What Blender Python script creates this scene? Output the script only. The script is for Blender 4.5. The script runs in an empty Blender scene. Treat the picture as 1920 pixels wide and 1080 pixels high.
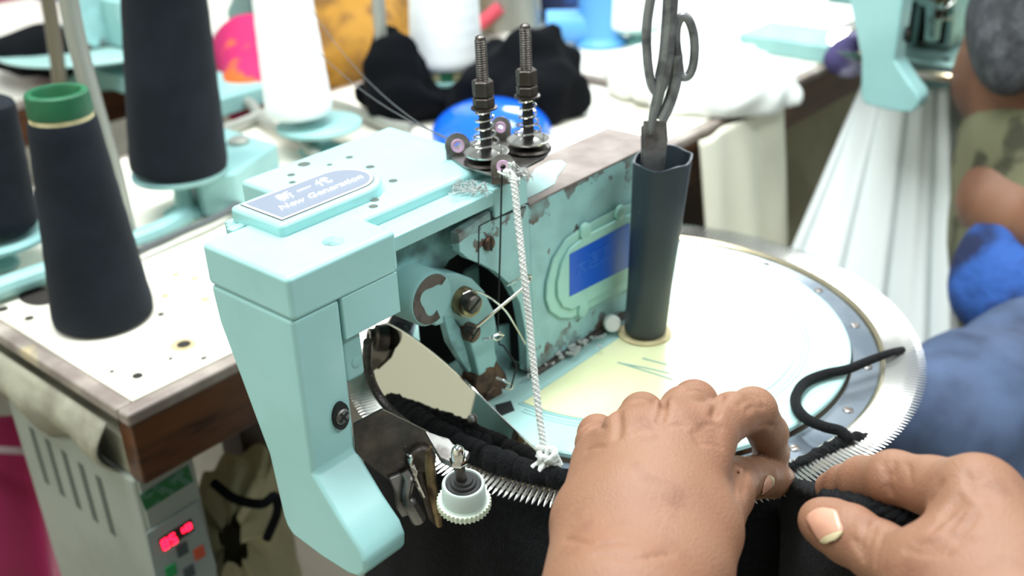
import bpy, bmesh, math, random
import numpy as np
from mathutils import Matrix, Vector
random.seed(7); np.random.seed(7)
pi = math.pi
scn = bpy.context.scene
COL = scn.collection

# ------------------------------------------------------------------ camera
F = 2000.0
CAM = np.array([0.38239, -0.54014, 1.17487])
_T, _Y, _R = np.radians([27.0, 42.2, 2.5])
_h = np.array([-np.sin(_Y), np.cos(_Y), 0])
FW = _h * np.cos(_T) + np.array([0, 0, -np.sin(_T)])
_r0 = np.array([np.cos(_Y), np.sin(_Y), 0]); _u0 = np.cross(_r0, FW)
RT = np.cos(_R) * _r0 - np.sin(_R) * _u0
UP = np.sin(_R) * _r0 + np.cos(_R) * _u0
cd = bpy.data.cameras.new('camera'); co = bpy.data.objects.new('camera', cd); COL.objects.link(co)
cd.sensor_width = 36; cd.lens = F / 1920 * 36; cd.clip_start = 0.02; cd.clip_end = 50
mw = Matrix.Identity(4)
for i in range(3):
    mw[i][0] = RT[i]; mw[i][1] = UP[i]; mw[i][2] = -FW[i]; mw[i][3] = CAM[i]
co.matrix_world = mw
cd.dof.use_dof = True; cd.dof.focus_distance = 0.54; cd.dof.aperture_fstop = 7.0
scn.camera = co

# ------------------------------------------------------------------ light
w = bpy.data.worlds.new('world'); scn.world = w; w.use_nodes = True
bg = w.node_tree.nodes['Background']; bg.inputs[0].default_value = (0.86, 0.97, 1.0, 1); bg.inputs[1].default_value = 0.37
def area(name, loc, size, sy, power, rot=(0, 0, 0), col=(0.95, 1, 1)):
    l = bpy.data.lights.new(name, 'AREA'); l.shape = 'RECTANGLE'; l.size = size; l.size_y = sy
    l.energy = power; l.color = col
    o = bpy.data.objects.new(name, l); COL.objects.link(o); o.location = loc; o.rotation_euler = rot
    return o
area('ceiling_tube_lamp_near', (-0.3, 0.1, 2.55), 0.5, 2.4, 82)
area('ceiling_tube_lamp_far', (-1.55, 2.6, 2.45), 0.55, 0.8, 52, rot=(0, 0, 0.6))
area('ceiling_tube_lamp_side', (1.5, 0.6, 2.55), 0.35, 2.4, 42)
area('wall_fill_lamp', (-1.9, -2.25, 2.5), 2.0, 0.3, 36)  # added lamp, lights the unseen cream wall for the guard plate's reflection
scn.view_settings.view_transform = 'Standard'; scn.view_settings.look = 'None'
scn.view_settings.exposure = 0.13; scn.view_settings.gamma = 1; scn.view_settings.use_curve_mapping = False

# ------------------------------------------------------------------ measuring helpers
def ray(px, py): return FW + RT * (px - 960) / F + UP * (540 - py) / F
def P(px, py, d): return CAM + ray(px, py) * d
def PZ(px, py, z): d = ray(px, py); return CAM + d * (z - CAM[2]) / d[2]
def PX(px, py, x): d = ray(px, py); return CAM + d * (x - CAM[0]) / d[0]
def PY(px, py, y): d = ray(px, py); return CAM + d * (y - CAM[1]) / d[1]
def PP(px, py, p, n): d = ray(px, py); return CAM + d * (np.dot(np.array(p) - CAM, n) / np.dot(d, n))
def nrm(v): v = np.array(v, float); return v / max(np.linalg.norm(v), 1e-12)

# ------------------------------------------------------------------ materials
def lin(c):
    c = np.array(c, float) / 255.0
    return tuple(np.where(c <= .04045, c / 12.92, ((c + .055) / 1.055) ** 2.4)) + (1,)
MATS = {}
def M(name, col, rough=.5, metal=0, col2=None, ns=30, thr=(.45, .6), bump=0, bs=200, coat=0, sss=0, emit=0,
      spec=.5, detail=5, stretch=None, bdist=.001, wave=None, trans=0, alpha=1, sheen=0, col3=None, ns3=8, thr3=(.4, .7), edge=None):
    m = bpy.data.materials.new(name); m.use_nodes = True; MATS[name] = m
    nt = m.node_tree; N = nt.nodes; L = nt.links; b = N['Principled BSDF']
    b.inputs['Base Color'].default_value = lin(col); b.inputs['Roughness'].default_value = rough
    b.inputs['Metallic'].default_value = metal; b.inputs['Specular IOR Level'].default_value = spec
    b.inputs['Coat Weight'].default_value = coat; b.inputs['Coat Roughness'].default_value = .15
    b.inputs['Transmission Weight'].default_value = trans; b.inputs['Alpha'].default_value = alpha
    if sheen: b.inputs['Sheen Weight'].default_value = sheen; b.inputs['Sheen Roughness'].default_value = .6
    if sss:
        b.inputs['Subsurface Weight'].default_value = sss; b.inputs['Subsurface Radius'].default_value = (1, .35, .2)
        b.inputs['Subsurface Scale'].default_value = .004
    if emit:
        b.inputs['Emission Color'].default_value = lin(col); b.inputs['Emission Strength'].default_value = emit
    tc = N.new('ShaderNodeTexCoord'); mp = N.new('ShaderNodeMapping'); L.new(tc.outputs['Object'], mp.inputs[0])
    if stretch: mp.inputs['Scale'].default_value = stretch
    def noise(s, d=detail):
        n = N.new('ShaderNodeTexNoise'); n.inputs['Scale'].default_value = s; n.inputs['Detail'].default_value = d
        L.new(mp.outputs[0], n.inputs['Vector']); return n.outputs[0]
    def ramp(src, a, bb):
        r = N.new('ShaderNodeMapRange'); r.inputs[1].default_value = a; r.inputs[2].default_value = bb; r.clamp = True
        L.new(src, r.inputs[0]); return r.outputs[0]
    cur = None
    if col2 is not None:
        mx = N.new('ShaderNodeMix'); mx.data_type = 'RGBA'; mx.inputs[6].default_value = lin(col); mx.inputs[7].default_value = lin(col2)
        src = noise(ns)
        if edge:      # wear gathers towards the top and bottom edges
            sx = N.new('ShaderNodeSeparateXYZ'); L.new(tc.outputs['Object'], sx.inputs[0])
            ab = N.new('ShaderNodeMath'); ab.operation = 'ABSOLUTE'; L.new(sx.outputs[2], ab.inputs[0])
            mr = N.new('ShaderNodeMapRange'); mr.inputs[1].default_value = edge[0]; mr.inputs[2].default_value = edge[1]; mr.inputs[4].default_value = edge[2]; L.new(ab.outputs[0], mr.inputs[0])
            ad = N.new('ShaderNodeMath'); ad.operation = 'ADD'; L.new(src, ad.inputs[0]); L.new(mr.outputs[0], ad.inputs[1]); src = ad.outputs[0]
        L.new(ramp(src, *thr), mx.inputs[0]); cur = mx.outputs[2]
    if col3 is not None:
        mx2 = N.new('ShaderNodeMix'); mx2.data_type = 'RGBA'
        if cur is not None: L.new(cur, mx2.inputs[6])
        else: mx2.inputs[6].default_value = lin(col)
        mx2.inputs[7].default_value = lin(col3); L.new(ramp(noise(ns3), *thr3), mx2.inputs[0]); cur = mx2.outputs[2]
    if cur is not None: L.new(cur, b.inputs['Base Color'])
    if bump:
        bp = N.new('ShaderNodeBump'); bp.inputs['Strength'].default_value = bump; bp.inputs['Distance'].default_value = bdist
        if wave:
            wv = N.new('ShaderNodeTexWave'); wv.inputs['Scale'].default_value = wave[0]; wv.bands_direction = wave[1]
            wv.inputs['Distortion'].default_value = wave[2]; wv.inputs['Detail'].default_value = 1
            L.new(mp.outputs[0], wv.inputs['Vector']); L.new(wv.outputs['Fac'], bp.inputs['Height'])
        else: L.new(noise(bs, 3), bp.inputs['Height'])
        L.new(bp.outputs[0], b.inputs['Normal'])
    return m

M('teal', (156, 204, 204), .32, coat=.25, col2=(150, 198, 197), ns=14, bump=.05, bs=900)
M('teal_grey', (164, 202, 190), .4, col2=(148, 194, 184), ns=14, bump=.05, bs=900)
M('teal_worn', (148, 192, 192), .45, col2=(92, 74, 68), ns=75, thr=(.665, .68), edge=(.036, .0595, .24), bump=.2, bs=300, col3=(134, 174, 174), ns3=60)
M('teal_dirty', (132, 180, 180), .75, col2=(90, 116, 116), ns=70, thr=(.42, .7), bump=.6, bs=700)
M('teal_old', (132, 176, 176), .5, col2=(142, 186, 184), ns=20, bump=.1)
M('brown_worn', (118, 106, 100), .6, col2=(150, 140, 134), ns=40, thr=(.4, .75), bump=.3, bs=500)
M('bare_iron', (92, 82, 78), .55, .35, col2=(70, 60, 56), ns=120, bump=.4, bs=600)
M('cover_green', (160, 206, 194), .45, col2=(150, 198, 190), ns=30, bump=.05)
M('mint_top', (164, 202, 198), .3, coat=.3, bump=.02, bs=500)
M('cream_plate', (204, 208, 168), .3, col2=(192, 198, 154), ns=9, bump=.03, bs=400)
M('seam', (30, 34, 34), .9)
M('black_iron', (22, 22, 22), .7, bump=.5, bs=300)
M('shade_black', (10, 11, 12), .85)  # near-black that paints the shade in the machine cavity
M('steel_dark', (96, 90, 86), .38, .85, col2=(66, 60, 56), ns=60, bump=.2, bs=500)
M('steel_oily', (74, 70, 68), .3, .8, col2=(110, 102, 96), ns=80, thr=(.35, .75), bump=.35, bs=500)
M('steel_grey', (150, 148, 146), .35, .85, col2=(110, 106, 102), ns=60, bump=.1)
M('zinc', (205, 203, 196), .25, 1.0, bump=.03)
M('chrome', (228, 226, 222), .07, 1.0)
M('mirror_steel', (214, 212, 204), .035, 1.0)
M('needle_steel', (235, 232, 226), .22, 1.0)
M('ring_steel', (150, 160, 170), .22, .75, col2=(126, 138, 150), ns=16, bump=.03)
M('ring_gold', (222, 206, 170), .22, .9)
M('brass_old', (150, 130, 96), .35, .8, col2=(90, 76, 60), ns=90)
M('rust_brown', (104, 78, 62), .5, .6, col2=(70, 54, 46), ns=120, bump=.2)
M('pink_ceramic', (206, 168, 198), .2, coat=.6)
M('plate_silver', (146, 154, 170), .35, .4, bump=.02)
M('plate_white', (246, 248, 250), .4)
M('plate_line', (70, 60, 62), .6)
M('sticker_blue', (14, 84, 196), .35)
M('sticker_text', (44, 104, 202), .5)
M('scissor_iron', (136, 138, 140), .42, .6, col2=(96, 97, 99), ns=70, bump=.25, bs=260)
M('rubber_black', (42, 52, 60), .45, col2=(34, 44, 52), ns=25, bump=.15, bs=260, col3=(120, 128, 132), ns3=130, thr3=(.74, .78))
M('white_plastic', (232, 236, 234), .5, bump=.2, bs=300)
M('gear_nylon', (206, 218, 200), .45, sss=.1)
M('gear_hub', (176, 190, 184), .45)
M('lint', (170, 174, 172), .95)
M('cotton_white', (196, 200, 196), .95, bump=.8, bs=900, sheen=.3)
M('thread_black', (16, 17, 18), .7)
M('wire', (206, 206, 202), .22, 1.0)
M('thread_grey', (80, 84, 86), .7)
M('yarn_black', (9, 10, 12), .95, bump=1.0, bs=900, sheen=.03, spec=.2, col2=(15, 17, 20), ns=400)
M('knit_black', (7, 8, 10), .95, bump=.8, bs=700, bdist=.002, sheen=.02, spec=.15, col2=(13, 15, 18), ns=260)
M('cone_navy', (17, 23, 31), .95, bump=.5, wave=(190, 'Z', 3), bdist=.0008, spec=.2, sheen=.03, col2=(22, 29, 38), ns=20)
M('cone_white', (240, 244, 244), .9, bump=.1, wave=(220, 'Z', 3), bdist=.0005)
M('cone_green', (22, 88, 56), .5, col2=(28, 98, 64), ns=40)
M('card_tan', (204, 192, 150), .8, col2=(170, 160, 120), ns=40)
M('laminate', (236, 232, 218), .35, col2=(214, 206, 184), ns=9, thr=(.5, .8), bump=.04, col3=(150, 138, 116), ns3=60, thr3=(.7, .78))
M('laminate_far', (240, 238, 226), .35, col2=(226, 220, 204), ns=6, thr=(.5, .8))
M('hole_dark', (34, 28, 24), .8)
M('hole_stain', (186, 168, 130), .6)
M('edge_grey', (124, 112, 106), .5, col2=(168, 158, 148), ns=30, thr=(.4, .7), col3=(196, 180, 140), ns3=14, thr3=(.62, .7))
M('wood_brown', (76, 44, 26), .4, col2=(48, 28, 18), ns=24, stretch=(6, 1, 6), bump=.1, col3=(96, 60, 34), ns3=7)
M('wood_dark', (62, 40, 28), .5, col2=(44, 28, 20), ns=14)
M('rail_beige', (148, 146, 128), .75, col2=(122, 118, 104), ns=18, bump=.5, bs=60, bdist=.003)
M('box_grey', (142, 148, 140), .55, col2=(132, 138, 130), ns=15)
M('box_panel', (136, 146, 144), .5)
M('vent_dark', (78, 84, 78), .8)
M('label_green', (20, 92, 46), .6, col2=(70, 110, 92), ns=120, thr=(.5, .55))
M('led_off', (48, 34, 36), .4)
M('led_red', (255, 24, 56), .4, emit=5)
M('button_grey', (58, 68, 70), .5)
M('button_red', (176, 74, 48), .5)
M('button_green', (26, 130, 72), .5)
M('magenta_cloth', (146, 0, 74), .85, col2=(140, 0, 66), ns=12, bump=.3, bs=60, sheen=.2)
M('grey_trim', (150, 130, 134), .8)
M('beige_bag', (176, 168, 134), .9, col2=(160, 152, 118), ns=10, bump=.5, bs=60)
M('white_cloth', (226, 230, 226), .9, bump=.5, bs=60, sss=.05)
M('white_knit', (226, 232, 232), .95, bump=.3, bs=300)
M('cream_cloth', (236, 234, 214), .9, bump=.5, bs=60)
M('black_cloth', (7, 9, 13), .95, bump=.6, bs=80, spec=.15)
M('blue_plastic', (24, 98, 226), .12, coat=.5)
M('blue_deep', (30, 52, 150), .3)
M('blue_sky', (88, 158, 222), .5)
M('panel_cream', (150, 146, 120), .7, col2=(132, 128, 104), ns=8)
M('grey_metal', (150, 150, 142), .4, .6)
M('pole_bronze', (112, 106, 92), .4, .6)
M('pole_grey', (158, 160, 152), .45, .4)
M('skin', (136, 99, 76), .58, sss=.08, col2=(132, 90, 67), ns=26, thr=(.3, .75), bump=.55, bs=850, bdist=.0008, col3=(118, 78, 58), ns3=60, thr3=(.55, .8))
M('skin_dark', (122, 84, 62), .55, sss=.1, col2=(104, 70, 52), ns=14)
M('nail', (196, 148, 126), .35, coat=.2, col2=(186, 138, 116), ns=60)
M('nail_edge', (190, 178, 142), .4)
M('hair_grey', (46, 48, 52), .7, col2=(70, 72, 76), ns=60, stretch=(1, 1, .5), bump=.8, bs=150, bdist=.004)
M('shirt_olive', (104, 104, 78), .9, col2=(60, 60, 44), ns=22, thr=(.5, .6), bump=.3, bs=40)
M('denim', (66, 78, 104), .9, col2=(40, 49, 70), ns=16, bump=.6, bs=900, col3=(84, 104, 138), ns3=7)
M('blue_cloth', (34, 78, 150), .85, col2=(12, 26, 64), ns=14, thr=(.45, .6), bump=.6, bs=30, bdist=.01)
M('scarf_yellow', (158, 112, 28), .8, col2=(112, 76, 22), ns=24, bump=.6, bs=50, bdist=.004)
M('dress_mix', (176, 20, 88), .8, col2=(206, 92, 30), ns=12, thr=(.48, .54))
M('lip_pink', (196, 90, 120), .6)
M('floor_mat', (146, 140, 126), .6, col2=(130, 124, 112), ns=3)
M('wall_mat', (214, 220, 216), .8, col2=(200, 208, 204), ns=2)
M('wall_cream', (232, 230, 208), .8)
M('hanky_pink', (196, 70, 86), .8)
M('purple_cloth', (58, 50, 96), .8, col2=(150, 146, 176), ns=18, thr=(.52, .6))
M('pencil', (120, 150, 146), .8)

# ------------------------------------------------------------------ geometry collector
def frame(d):
    d = nrm(d); a = np.array([0, 0, 1.]) if abs(d[2]) < .9 else np.array([1., 0, 0])
    u = nrm(np.cross(a, d)); v = np.cross(d, u); return u, v, d
class G:
    def __init__(s): s.v = []; s.f = []
    def add(s, v, f):
        o = len(s.v); s.v += [tuple(map(float, p)) for p in v]; s.f += [tuple(i + o for i in q) for q in f]; return s
    def box(s, lo, hi):
        x0, y0, z0 = lo; x1, y1, z1 = hi
        return s.add([(x0, y0, z0), (x1, y0, z0), (x1, y1, z0), (x0, y1, z0), (x0, y0, z1), (x1, y0, z1), (x1, y1, z1), (x0, y1, z1)],
                     [(0, 3, 2, 1), (4, 5, 6, 7), (0, 1, 5, 4), (1, 2, 6, 5), (2, 3, 7, 6), (3, 0, 4, 7)])
    def obox(s, c, ax, ay, az, sx, sy, sz):
        c = np.array(c); ax, ay, az = map(np.array, (ax, ay, az)); v = []
        for k in (-1, 1):
            for (i, j) in ((-1, -1), (1, -1), (1, 1), (-1, 1)): v.append(c + ax * i * sx / 2 + ay * j * sy / 2 + az * k * sz / 2)
        return s.add(v, [(0, 3, 2, 1), (4, 5, 6, 7), (0, 1, 5, 4), (1, 2, 6, 5), (2, 3, 7, 6), (3, 0, 4, 7)])
    def prism(s, pts, ext):
        """planar polygon of 3-d points, pushed by vector ext"""
        pts = [np.array(p, float) for p in pts]; ext = np.array(ext, float); n = len(pts)
        nn = np.zeros(3)
        for i in range(n): nn += np.cross(pts[i], pts[(i + 1) % n])
        if np.dot(nn, ext) > 0: pts = pts[::-1]
        return s.add(pts + [p + ext for p in pts], [tuple(range(n)), tuple(range(2 * n - 1, n - 1, -1))] +
                     [((i + 1) % n, i, n + i, n + (i + 1) % n) for i in range(n)])
    def lathe(s, c, prof, d=(0, 0, 1), n=32, a0=0, a1=2 * pi):
        c = np.array(c, float); u, v, w_ = frame(d); full = abs(a1 - a0 - 2 * pi) < 1e-6
        m = n if full else n + 1; V = []; Fc = []
        for (r, h) in prof:
            for k in range(m):
                a = a0 + (a1 - a0) * k / n; V.append(c + w_ * h + (u * math.cos(a) + v * math.sin(a)) * r)
        for i in range(len(prof) - 1):
            for k in range(n):
                k2 = (k + 1) % m; Fc.append((i * m + k, i * m + k2, (i + 1) * m + k2, (i + 1) * m + k))
        if full and not (abs(prof[0][0] - prof[-1][0]) < 1e-7 and abs(prof[0][1] - prof[-1][1]) < 1e-7):
            if prof[0][0] > 1e-6: Fc.append(tuple(range(m - 1, -1, -1)))
            if prof[-1][0] > 1e-6: Fc.append(tuple((len(prof) - 1) * m + k for k in range(m)))
        return s.add(V, Fc)
    def tube(s, path, r, n=8, closed=False, caps=True):
        path = [np.array(p, float) for p in path]; m = len(path)
        rr = [r] * m if np.isscalar(r) else list(r); V = []; Fc = []; u = None
        for i in range(m):
            a = path[i - 1] if (i or closed) else path[0]; b = path[(i + 1) % m] if (i < m - 1 or closed) else path[-1]
            d = nrm(b - a)
            if u is None: u = frame(d)[0]
            u = nrm(u - d * np.dot(u, d)); v = np.cross(d, u)
            for k in range(n):
                t = 2 * pi * k / n; V.append(path[i] + (u * math.cos(t) + v * math.sin(t)) * rr[i])
        for i in range(m if closed else m - 1):
            j = (i + 1) % m
            for k in range(n): k2 = (k + 1) % n; Fc.append((i * n + k, i * n + k2, j * n + k2, j * n + k))
        if caps and not closed: Fc += [tuple(range(n - 1, -1, -1)), tuple((m - 1) * n + k for k in range(n))]
        return s.add(V, Fc)
    def grid(s, A, thick=0):
        """A[i][j] points"""
        A = np.array(A, float); n, m = A.shape[:2]
        f = [(i * m + j, i * m + j + 1, (i + 1) * m + j + 1, (i + 1) * m + j) for i in range(n - 1) for j in range(m - 1)]
        return s.add(A.reshape(-1, 3), f)

def smoothpath(pts, k=6):
    p = [np.array(q, float) for q in pts]; p = [2 * p[0] - p[1]] + p + [2 * p[-1] - p[-2]]; out = []
    for i in range(1, len(p) - 2):
        for j in range(k):
            t = j / k; a, b, c, d = p[i - 1:i + 3]
            out.append(.5 * (2 * b + (c - a) * t + (2 * a - 5 * b + 4 * c - d) * t * t + (3 * b - a - 3 * c + d) * t ** 3))
    out.append(p[-2]); return out

def tag(o, label=None, cat=None, group=None, kind=None):
    if label: o['label'] = label
    if cat: o['category'] = cat
    if group: o['group'] = group
    if kind: o['kind'] = kind
    return o
def wloc(o):
    p = np.zeros(3)
    while o is not None: p = p + np.array(o.location); o = o.parent
    return p
def obj(name, g, mat, parent=None, bevel=0, smooth=35, sub=0, solid=0, label=None, cat=None, group=None, kind=None, segs=2):
    V = np.array(g.v, float); lo, hi = V.min(0), V.max(0); c = (lo + hi) / 2
    if parent is None: c[2] = lo[2]
    me = bpy.data.meshes.new(name); me.from_pydata((V - c).tolist(), [], g.f); me.validate(); me.update()
    me.materials.append(MATS[mat])
    if smooth:
        me.shade_smooth()
        if smooth < 180: me.set_sharp_from_angle(angle=math.radians(smooth))
    o = bpy.data.objects.new(name, me); COL.objects.link(o)
    if parent is not None: o.parent = parent; o.location = c - wloc(parent)
    else: o.location = c
    if solid:
        md = o.modifiers.new('solid', 'SOLIDIFY'); md.thickness = solid; md.offset = 0
    if bevel:
        md = o.modifiers.new('bevel', 'BEVEL'); md.width = bevel; md.segments = segs; md.limit_method = 'ANGLE'; md.angle_limit = math.radians(30)
        md.harden_normals = True
    if sub:
        md = o.modifiers.new('sub', 'SUBSURF'); md.levels = sub; md.render_levels = sub
    return tag(o, label, cat, group, kind)
def thing(name, loc, label, cat, group=None):
    o = bpy.data.objects.new(name, None); COL.objects.link(o); o.location = loc; o.empty_display_size = .02
    return tag(o, label, cat, group)
def copy_tree(o, parent=None, keep=None):
    c = o.copy(); COL.objects.link(c); c.parent = parent
    for ch in [q for q in bpy.data.objects if q.parent == o]:
        if keep is None or ch.name.split('.')[0] in keep: copy_tree(ch, c)
    return c
def textmesh(name, body, size, mat, origin, ax, ay, parent, ext=.0002, shear=0):
    cu = bpy.data.curves.new('t', 'FONT'); cu.body = body; cu.size = size; cu.align_x = 'CENTER'; cu.align_y = 'CENTER'; cu.extrude = ext; cu.shear = shear
    cu.resolution_u = 3
    t = bpy.data.objects.new('t', cu); COL.objects.link(t)
    dg = bpy.context.evaluated_depsgraph_get(); me = t.evaluated_get(dg).to_mesh()
    ax = nrm(ax); ay = nrm(ay); az = np.cross(ax, ay); g = G()
    vs = np.array([v.co[:] for v in me.vertices]); fs = [tuple(p.vertices) for p in me.polygons]
    g.add(np.array(origin) + vs[:, :1] * ax + vs[:, 1:2] * ay + vs[:, 2:3] * az, fs)
    bpy.data.objects.remove(t); bpy.data.curves.remove(cu)
    return obj(name, g, mat, parent, smooth=0)

# ---- signed distance bodies -> one continuous surface
def cap(p, a, b, ra, rb):
    a = np.asarray(a, np.float32); ab = np.asarray(b, np.float32) - a
    q = p - a; t = np.clip(q @ ab / max(float(ab @ ab), 1e-12), 0, 1)
    return np.sqrt(((q - t[..., None] * ab) ** 2).sum(-1)) - (ra + (rb - ra) * t)
def ell(p, c, r):
    r = np.asarray(r, np.float32); q = (p - np.asarray(c, np.float32)) / r
    k = np.sqrt((q ** 2).sum(-1)); return (k - 1) * float(r.min())
def smin(a, b, k):
    h = np.clip(.5 + .5 * (b - a) / k, 0, 1); return b + (a - b) * h - k * h * (1 - h)
def chain(p, js, k=.004):
    d = None
    for (a, ra), (b, rb) in zip(js[:-1], js[1:]):
        q = cap(p, a, b, ra, rb); d = q if d is None else smin(d, q, k)
    return d
def nets(fn, lo, hi, h):
    lo = np.array(lo, float); hi = np.array(hi, float); n = (np.ceil(((hi - lo) / h + 1) / 8) * 8).astype(int); nb = n // 8
    bi = np.indices(nb).reshape(3, -1).T; cen = (lo + (bi * 8 + 3.5) * h).astype(np.float32)
    fc = np.concatenate([fn(cen[i:i + 60000]) for i in range(0, len(cen), 60000)])
    f = np.repeat(np.repeat(np.repeat(fc.reshape(nb), 8, 0), 8, 1), 8, 2).astype(np.float32)
    act = np.argwhere(np.abs(fc) < 2.2 * (3.5 * 1.74 * h) + h)[:, 0]
    off = np.indices((8, 8, 8)).reshape(3, -1).T
    for i in range(0, len(act), 250):
        b = bi[act[i:i + 250]]; gi = b[:, None, :] * 8 + off[None]; v = fn((lo + gi * h).astype(np.float32).reshape(-1, 3))
        f[gi[..., 0].ravel(), gi[..., 1].ravel(), gi[..., 2].ravel()] = v
    s = f < 0; cn = tuple(n - 1); S = np.zeros(cn + (3,), np.float32); Cn = np.zeros(cn, np.int32); quads = []
    for a in range(3):
        sl0 = [slice(None)] * 3; sl1 = [slice(None)] * 3; sl0[a] = slice(0, -1); sl1[a] = slice(1, None)
        fa, fb = f[tuple(sl0)], f[tuple(sl1)]; m = s[tuple(sl0)] != s[tuple(sl1)]
        ii = np.argwhere(m); va = fa[m]; vb = fb[m]; t = va / (va - vb); pos = ii.astype(np.float32); pos[:, a] += t
        b, c = [q for q in range(3) if q != a]; cells = []
        ok = (ii[:, b] > 0) & (ii[:, b] < n[b] - 1) & (ii[:, c] > 0) & (ii[:, c] < n[c] - 1)
        ii = ii[ok]; pos = pos[ok]; sg = va[ok] < 0
        for (db, dc) in ((1, 1), (0, 1), (0, 0), (1, 0)):
            q = ii.copy(); q[:, b] -= db; q[:, c] -= dc; np.add.at(S, tuple(q.T), pos); np.add.at(Cn, tuple(q.T), 1); cells.append(q)
        flip = sg if a != 1 else ~sg
        quads.append((cells, flip))
    act = Cn > 0; idx = -np.ones(cn, np.int64); idx[act] = np.arange(act.sum())
    V = S[act] / Cn[act][:, None] * h + lo
    FF = []
    for cells, flip in quads:
        q = np.stack([idx[tuple(c.T)] for c in cells], 1); q[~flip] = q[~flip][:, ::-1]; FF.append(q)
    g = G(); g.v = V.tolist(); g.f = np.concatenate(FF).tolist(); return g
def fnoise(p, s, seed=0):
    r = np.random.RandomState(seed); d = 0
    for k in range(5):
        u = r.normal(size=3).astype(np.float32); u /= np.linalg.norm(u); d = d + np.sin(p @ (u * s * (1 + .35 * k)) + r.rand() * 6.28) / (1 + .5 * k)
    return d / 3
# PARTS BELOW
# ================================================================== the setting
o = obj('floor', G().box((-6, -3, -.05), (4, 7, 0)), 'floor_mat', smooth=0, kind='structure')
o = obj('wall_back', G().box((-6, 6.6, 0), (4, 6.75, 3.2)), 'wall_mat', smooth=0, kind='structure')
o = obj('wall_left', G().box((-6.15, -3, 0), (-6, 6.75, 3.2)), 'wall_mat', smooth=0, kind='structure')

obj('wall_reflector', G().box((-6, -2.75, 0), (4, -2.6, 3.2)), 'wall_cream', smooth=0, kind='structure')  # unseen wall added so the polished guard plate reflects cream
# ================================================================== tables
TZ = .75
TX = -.27
def table(name, x0, x1, y0, y1, label, holes=(), rail=True, top='laminate', group=None, legs=True):
    t = thing(name, ((x0 + x1) / 2, (y0 + y1) / 2, 0), label, 'table', group)
    e = .014
    obj('table_top', G().box((x0 + e, y0 + e, TZ - .03), (x1 - e, y1 - e, TZ)), top, t, smooth=0)
    for (a, b, c, d) in ((x1 - e, y0, x1, y1), (x0, y0, x0 + e, y1)):
        obj('edge_strip', G().box((a, b, TZ - .012), (c, d, TZ - .0005)), 'edge_grey', t, bevel=.003)
    for (a, b, c, d) in ((x0 + e, y0, x1 - e, y0 + e), (x0 + e, y1 - e, x1 - e, y1)):
        obj('edge_strip', G().box((a, b, TZ - .012), (c, d, TZ - .0005)), 'edge_grey', t, bevel=.003)
    obj('side_rail', G().box((x1 - .022, y0 + .002, TZ - .066), (x1 - .002, y1 - .002, TZ - .0122)), 'wood_brown', t, bevel=.002)
    obj('side_rail', G().box((x0 + .002, y0 + .002, TZ - .066), (x0 + .022, y1 - .002, TZ - .0122)), 'wood_brown', t, bevel=.002)
    obj('end_rail', G().box((x0 + .022, y0 + .003, TZ - .066), (x1 - .022, y0 + .02, TZ - .0305)), 'rail_beige', t, bevel=.002)
    obj('end_rail', G().box((x0 + .022, y1 - .02, TZ - .066), (x1 - .022, y1 - .003, TZ - .0305)), 'rail_beige', t, bevel=.002)
    for lx in (x0 + .08, x1 - .16):
        for ly in (y0 + .16, y1 - .1):
            obj('leg', G().box((lx, ly, 0), (lx + .04, ly + .04, TZ - .0305)), 'wood_dark', t, bevel=.002)
    for (px, py, rx, ry, mt) in holes:
        c = PZ(px, py, TZ)
        g = G().lathe(c + np.array([0, 0, -.0002]), [(0.0001, .0009), (1, .0009), (1.05, 0)], n=20)
        g.v = [tuple(c + (np.array(v) - c) * np.array([rx, ry, 1])) for v in g.v]
        obj('screw_hole', g, mt, t, smooth=0)
    return t
t1 = table('work_table', -.79, TX, -.2455, .62, 'white laminate work table with a brown wooden edge, nearest in the left foreground',
      [(343, 647, .011, .010, 'hole_stain'), (258, 705, .0045, .004, 'hole_dark'), (210, 697, .002, .002, 'hole_dark'), (320, 673, .002, .002, 'hole_dark'),
       (382, 672, .002, .003, 'hole_dark'), (302, 590, .003, .003, 'hole_dark'), (55, 597, .004, .004, 'hole_dark'), (72, 556, .022, .014, 'hole_dark'), (5, 580, .005, .005, 'hole_dark'),
       (330, 515, .004, .004, 'hole_stain'), (365, 522, .004, .004, 'hole_stain'), (385, 562, .005, .004, 'hole_stain'), (310, 555, .003, .003, 'hole_stain')])
g = G().lathe(PZ(345, 647, TZ) + np.array([0, 0, .0006]), [(.0001, .0006), (.0055, .0006), (.0058, 0)], n=20); obj('screw_hole', g, 'hole_dark', t1, smooth=0)
table('work_table', -.79, TX - .004, .64, 1.95, 'white work table with a dark brown rail, behind the scissors', top='laminate_far')
table('work_table', -1.85, -1.12, -.4, 1.2, 'white work table in the opposite row, behind the navy yarn cones', top='laminate_far')
table('work_table', -1.85, -1.12, 1.24, 3.2, 'white work table farthest back in the opposite row, behind the black cloth heap', top='laminate_far')
# cream panels under the far table
t2 = thing('storage_cabinet', (-.55, 1.2, 0), 'cream panelled cabinet with dark posts under the far table', 'cabinet')
obj('body', G().box((-.75, .78, .02), (TX - .06, 1.86, .683)), 'wood_dark', t2, smooth=0)
for (a, b) in ((.80, 1.10), (1.13, 1.44), (1.47, 1.84)):
    obj('panel', G().box((TX - .06, a, .40), (TX - .052, b, .672)), 'panel_cream', t2, bevel=.003)
    obj('panel', G().box((TX - .06, a, .06), (TX - .052, b, .33)), 'wood_brown', t2, bevel=.003)
obj('metal_rail', G().box((TX - .05, .70, .345), (TX - .02, 1.86, .385)), 'grey_metal', t2, bevel=.004)

# ================================================================== linking machine
mc = thing('linking_machine', (-.05, -.1, .75), 'pale teal cast linking machine with oval nameplate, in front of the work table', 'sewing machine')
Zt = .9508
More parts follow.
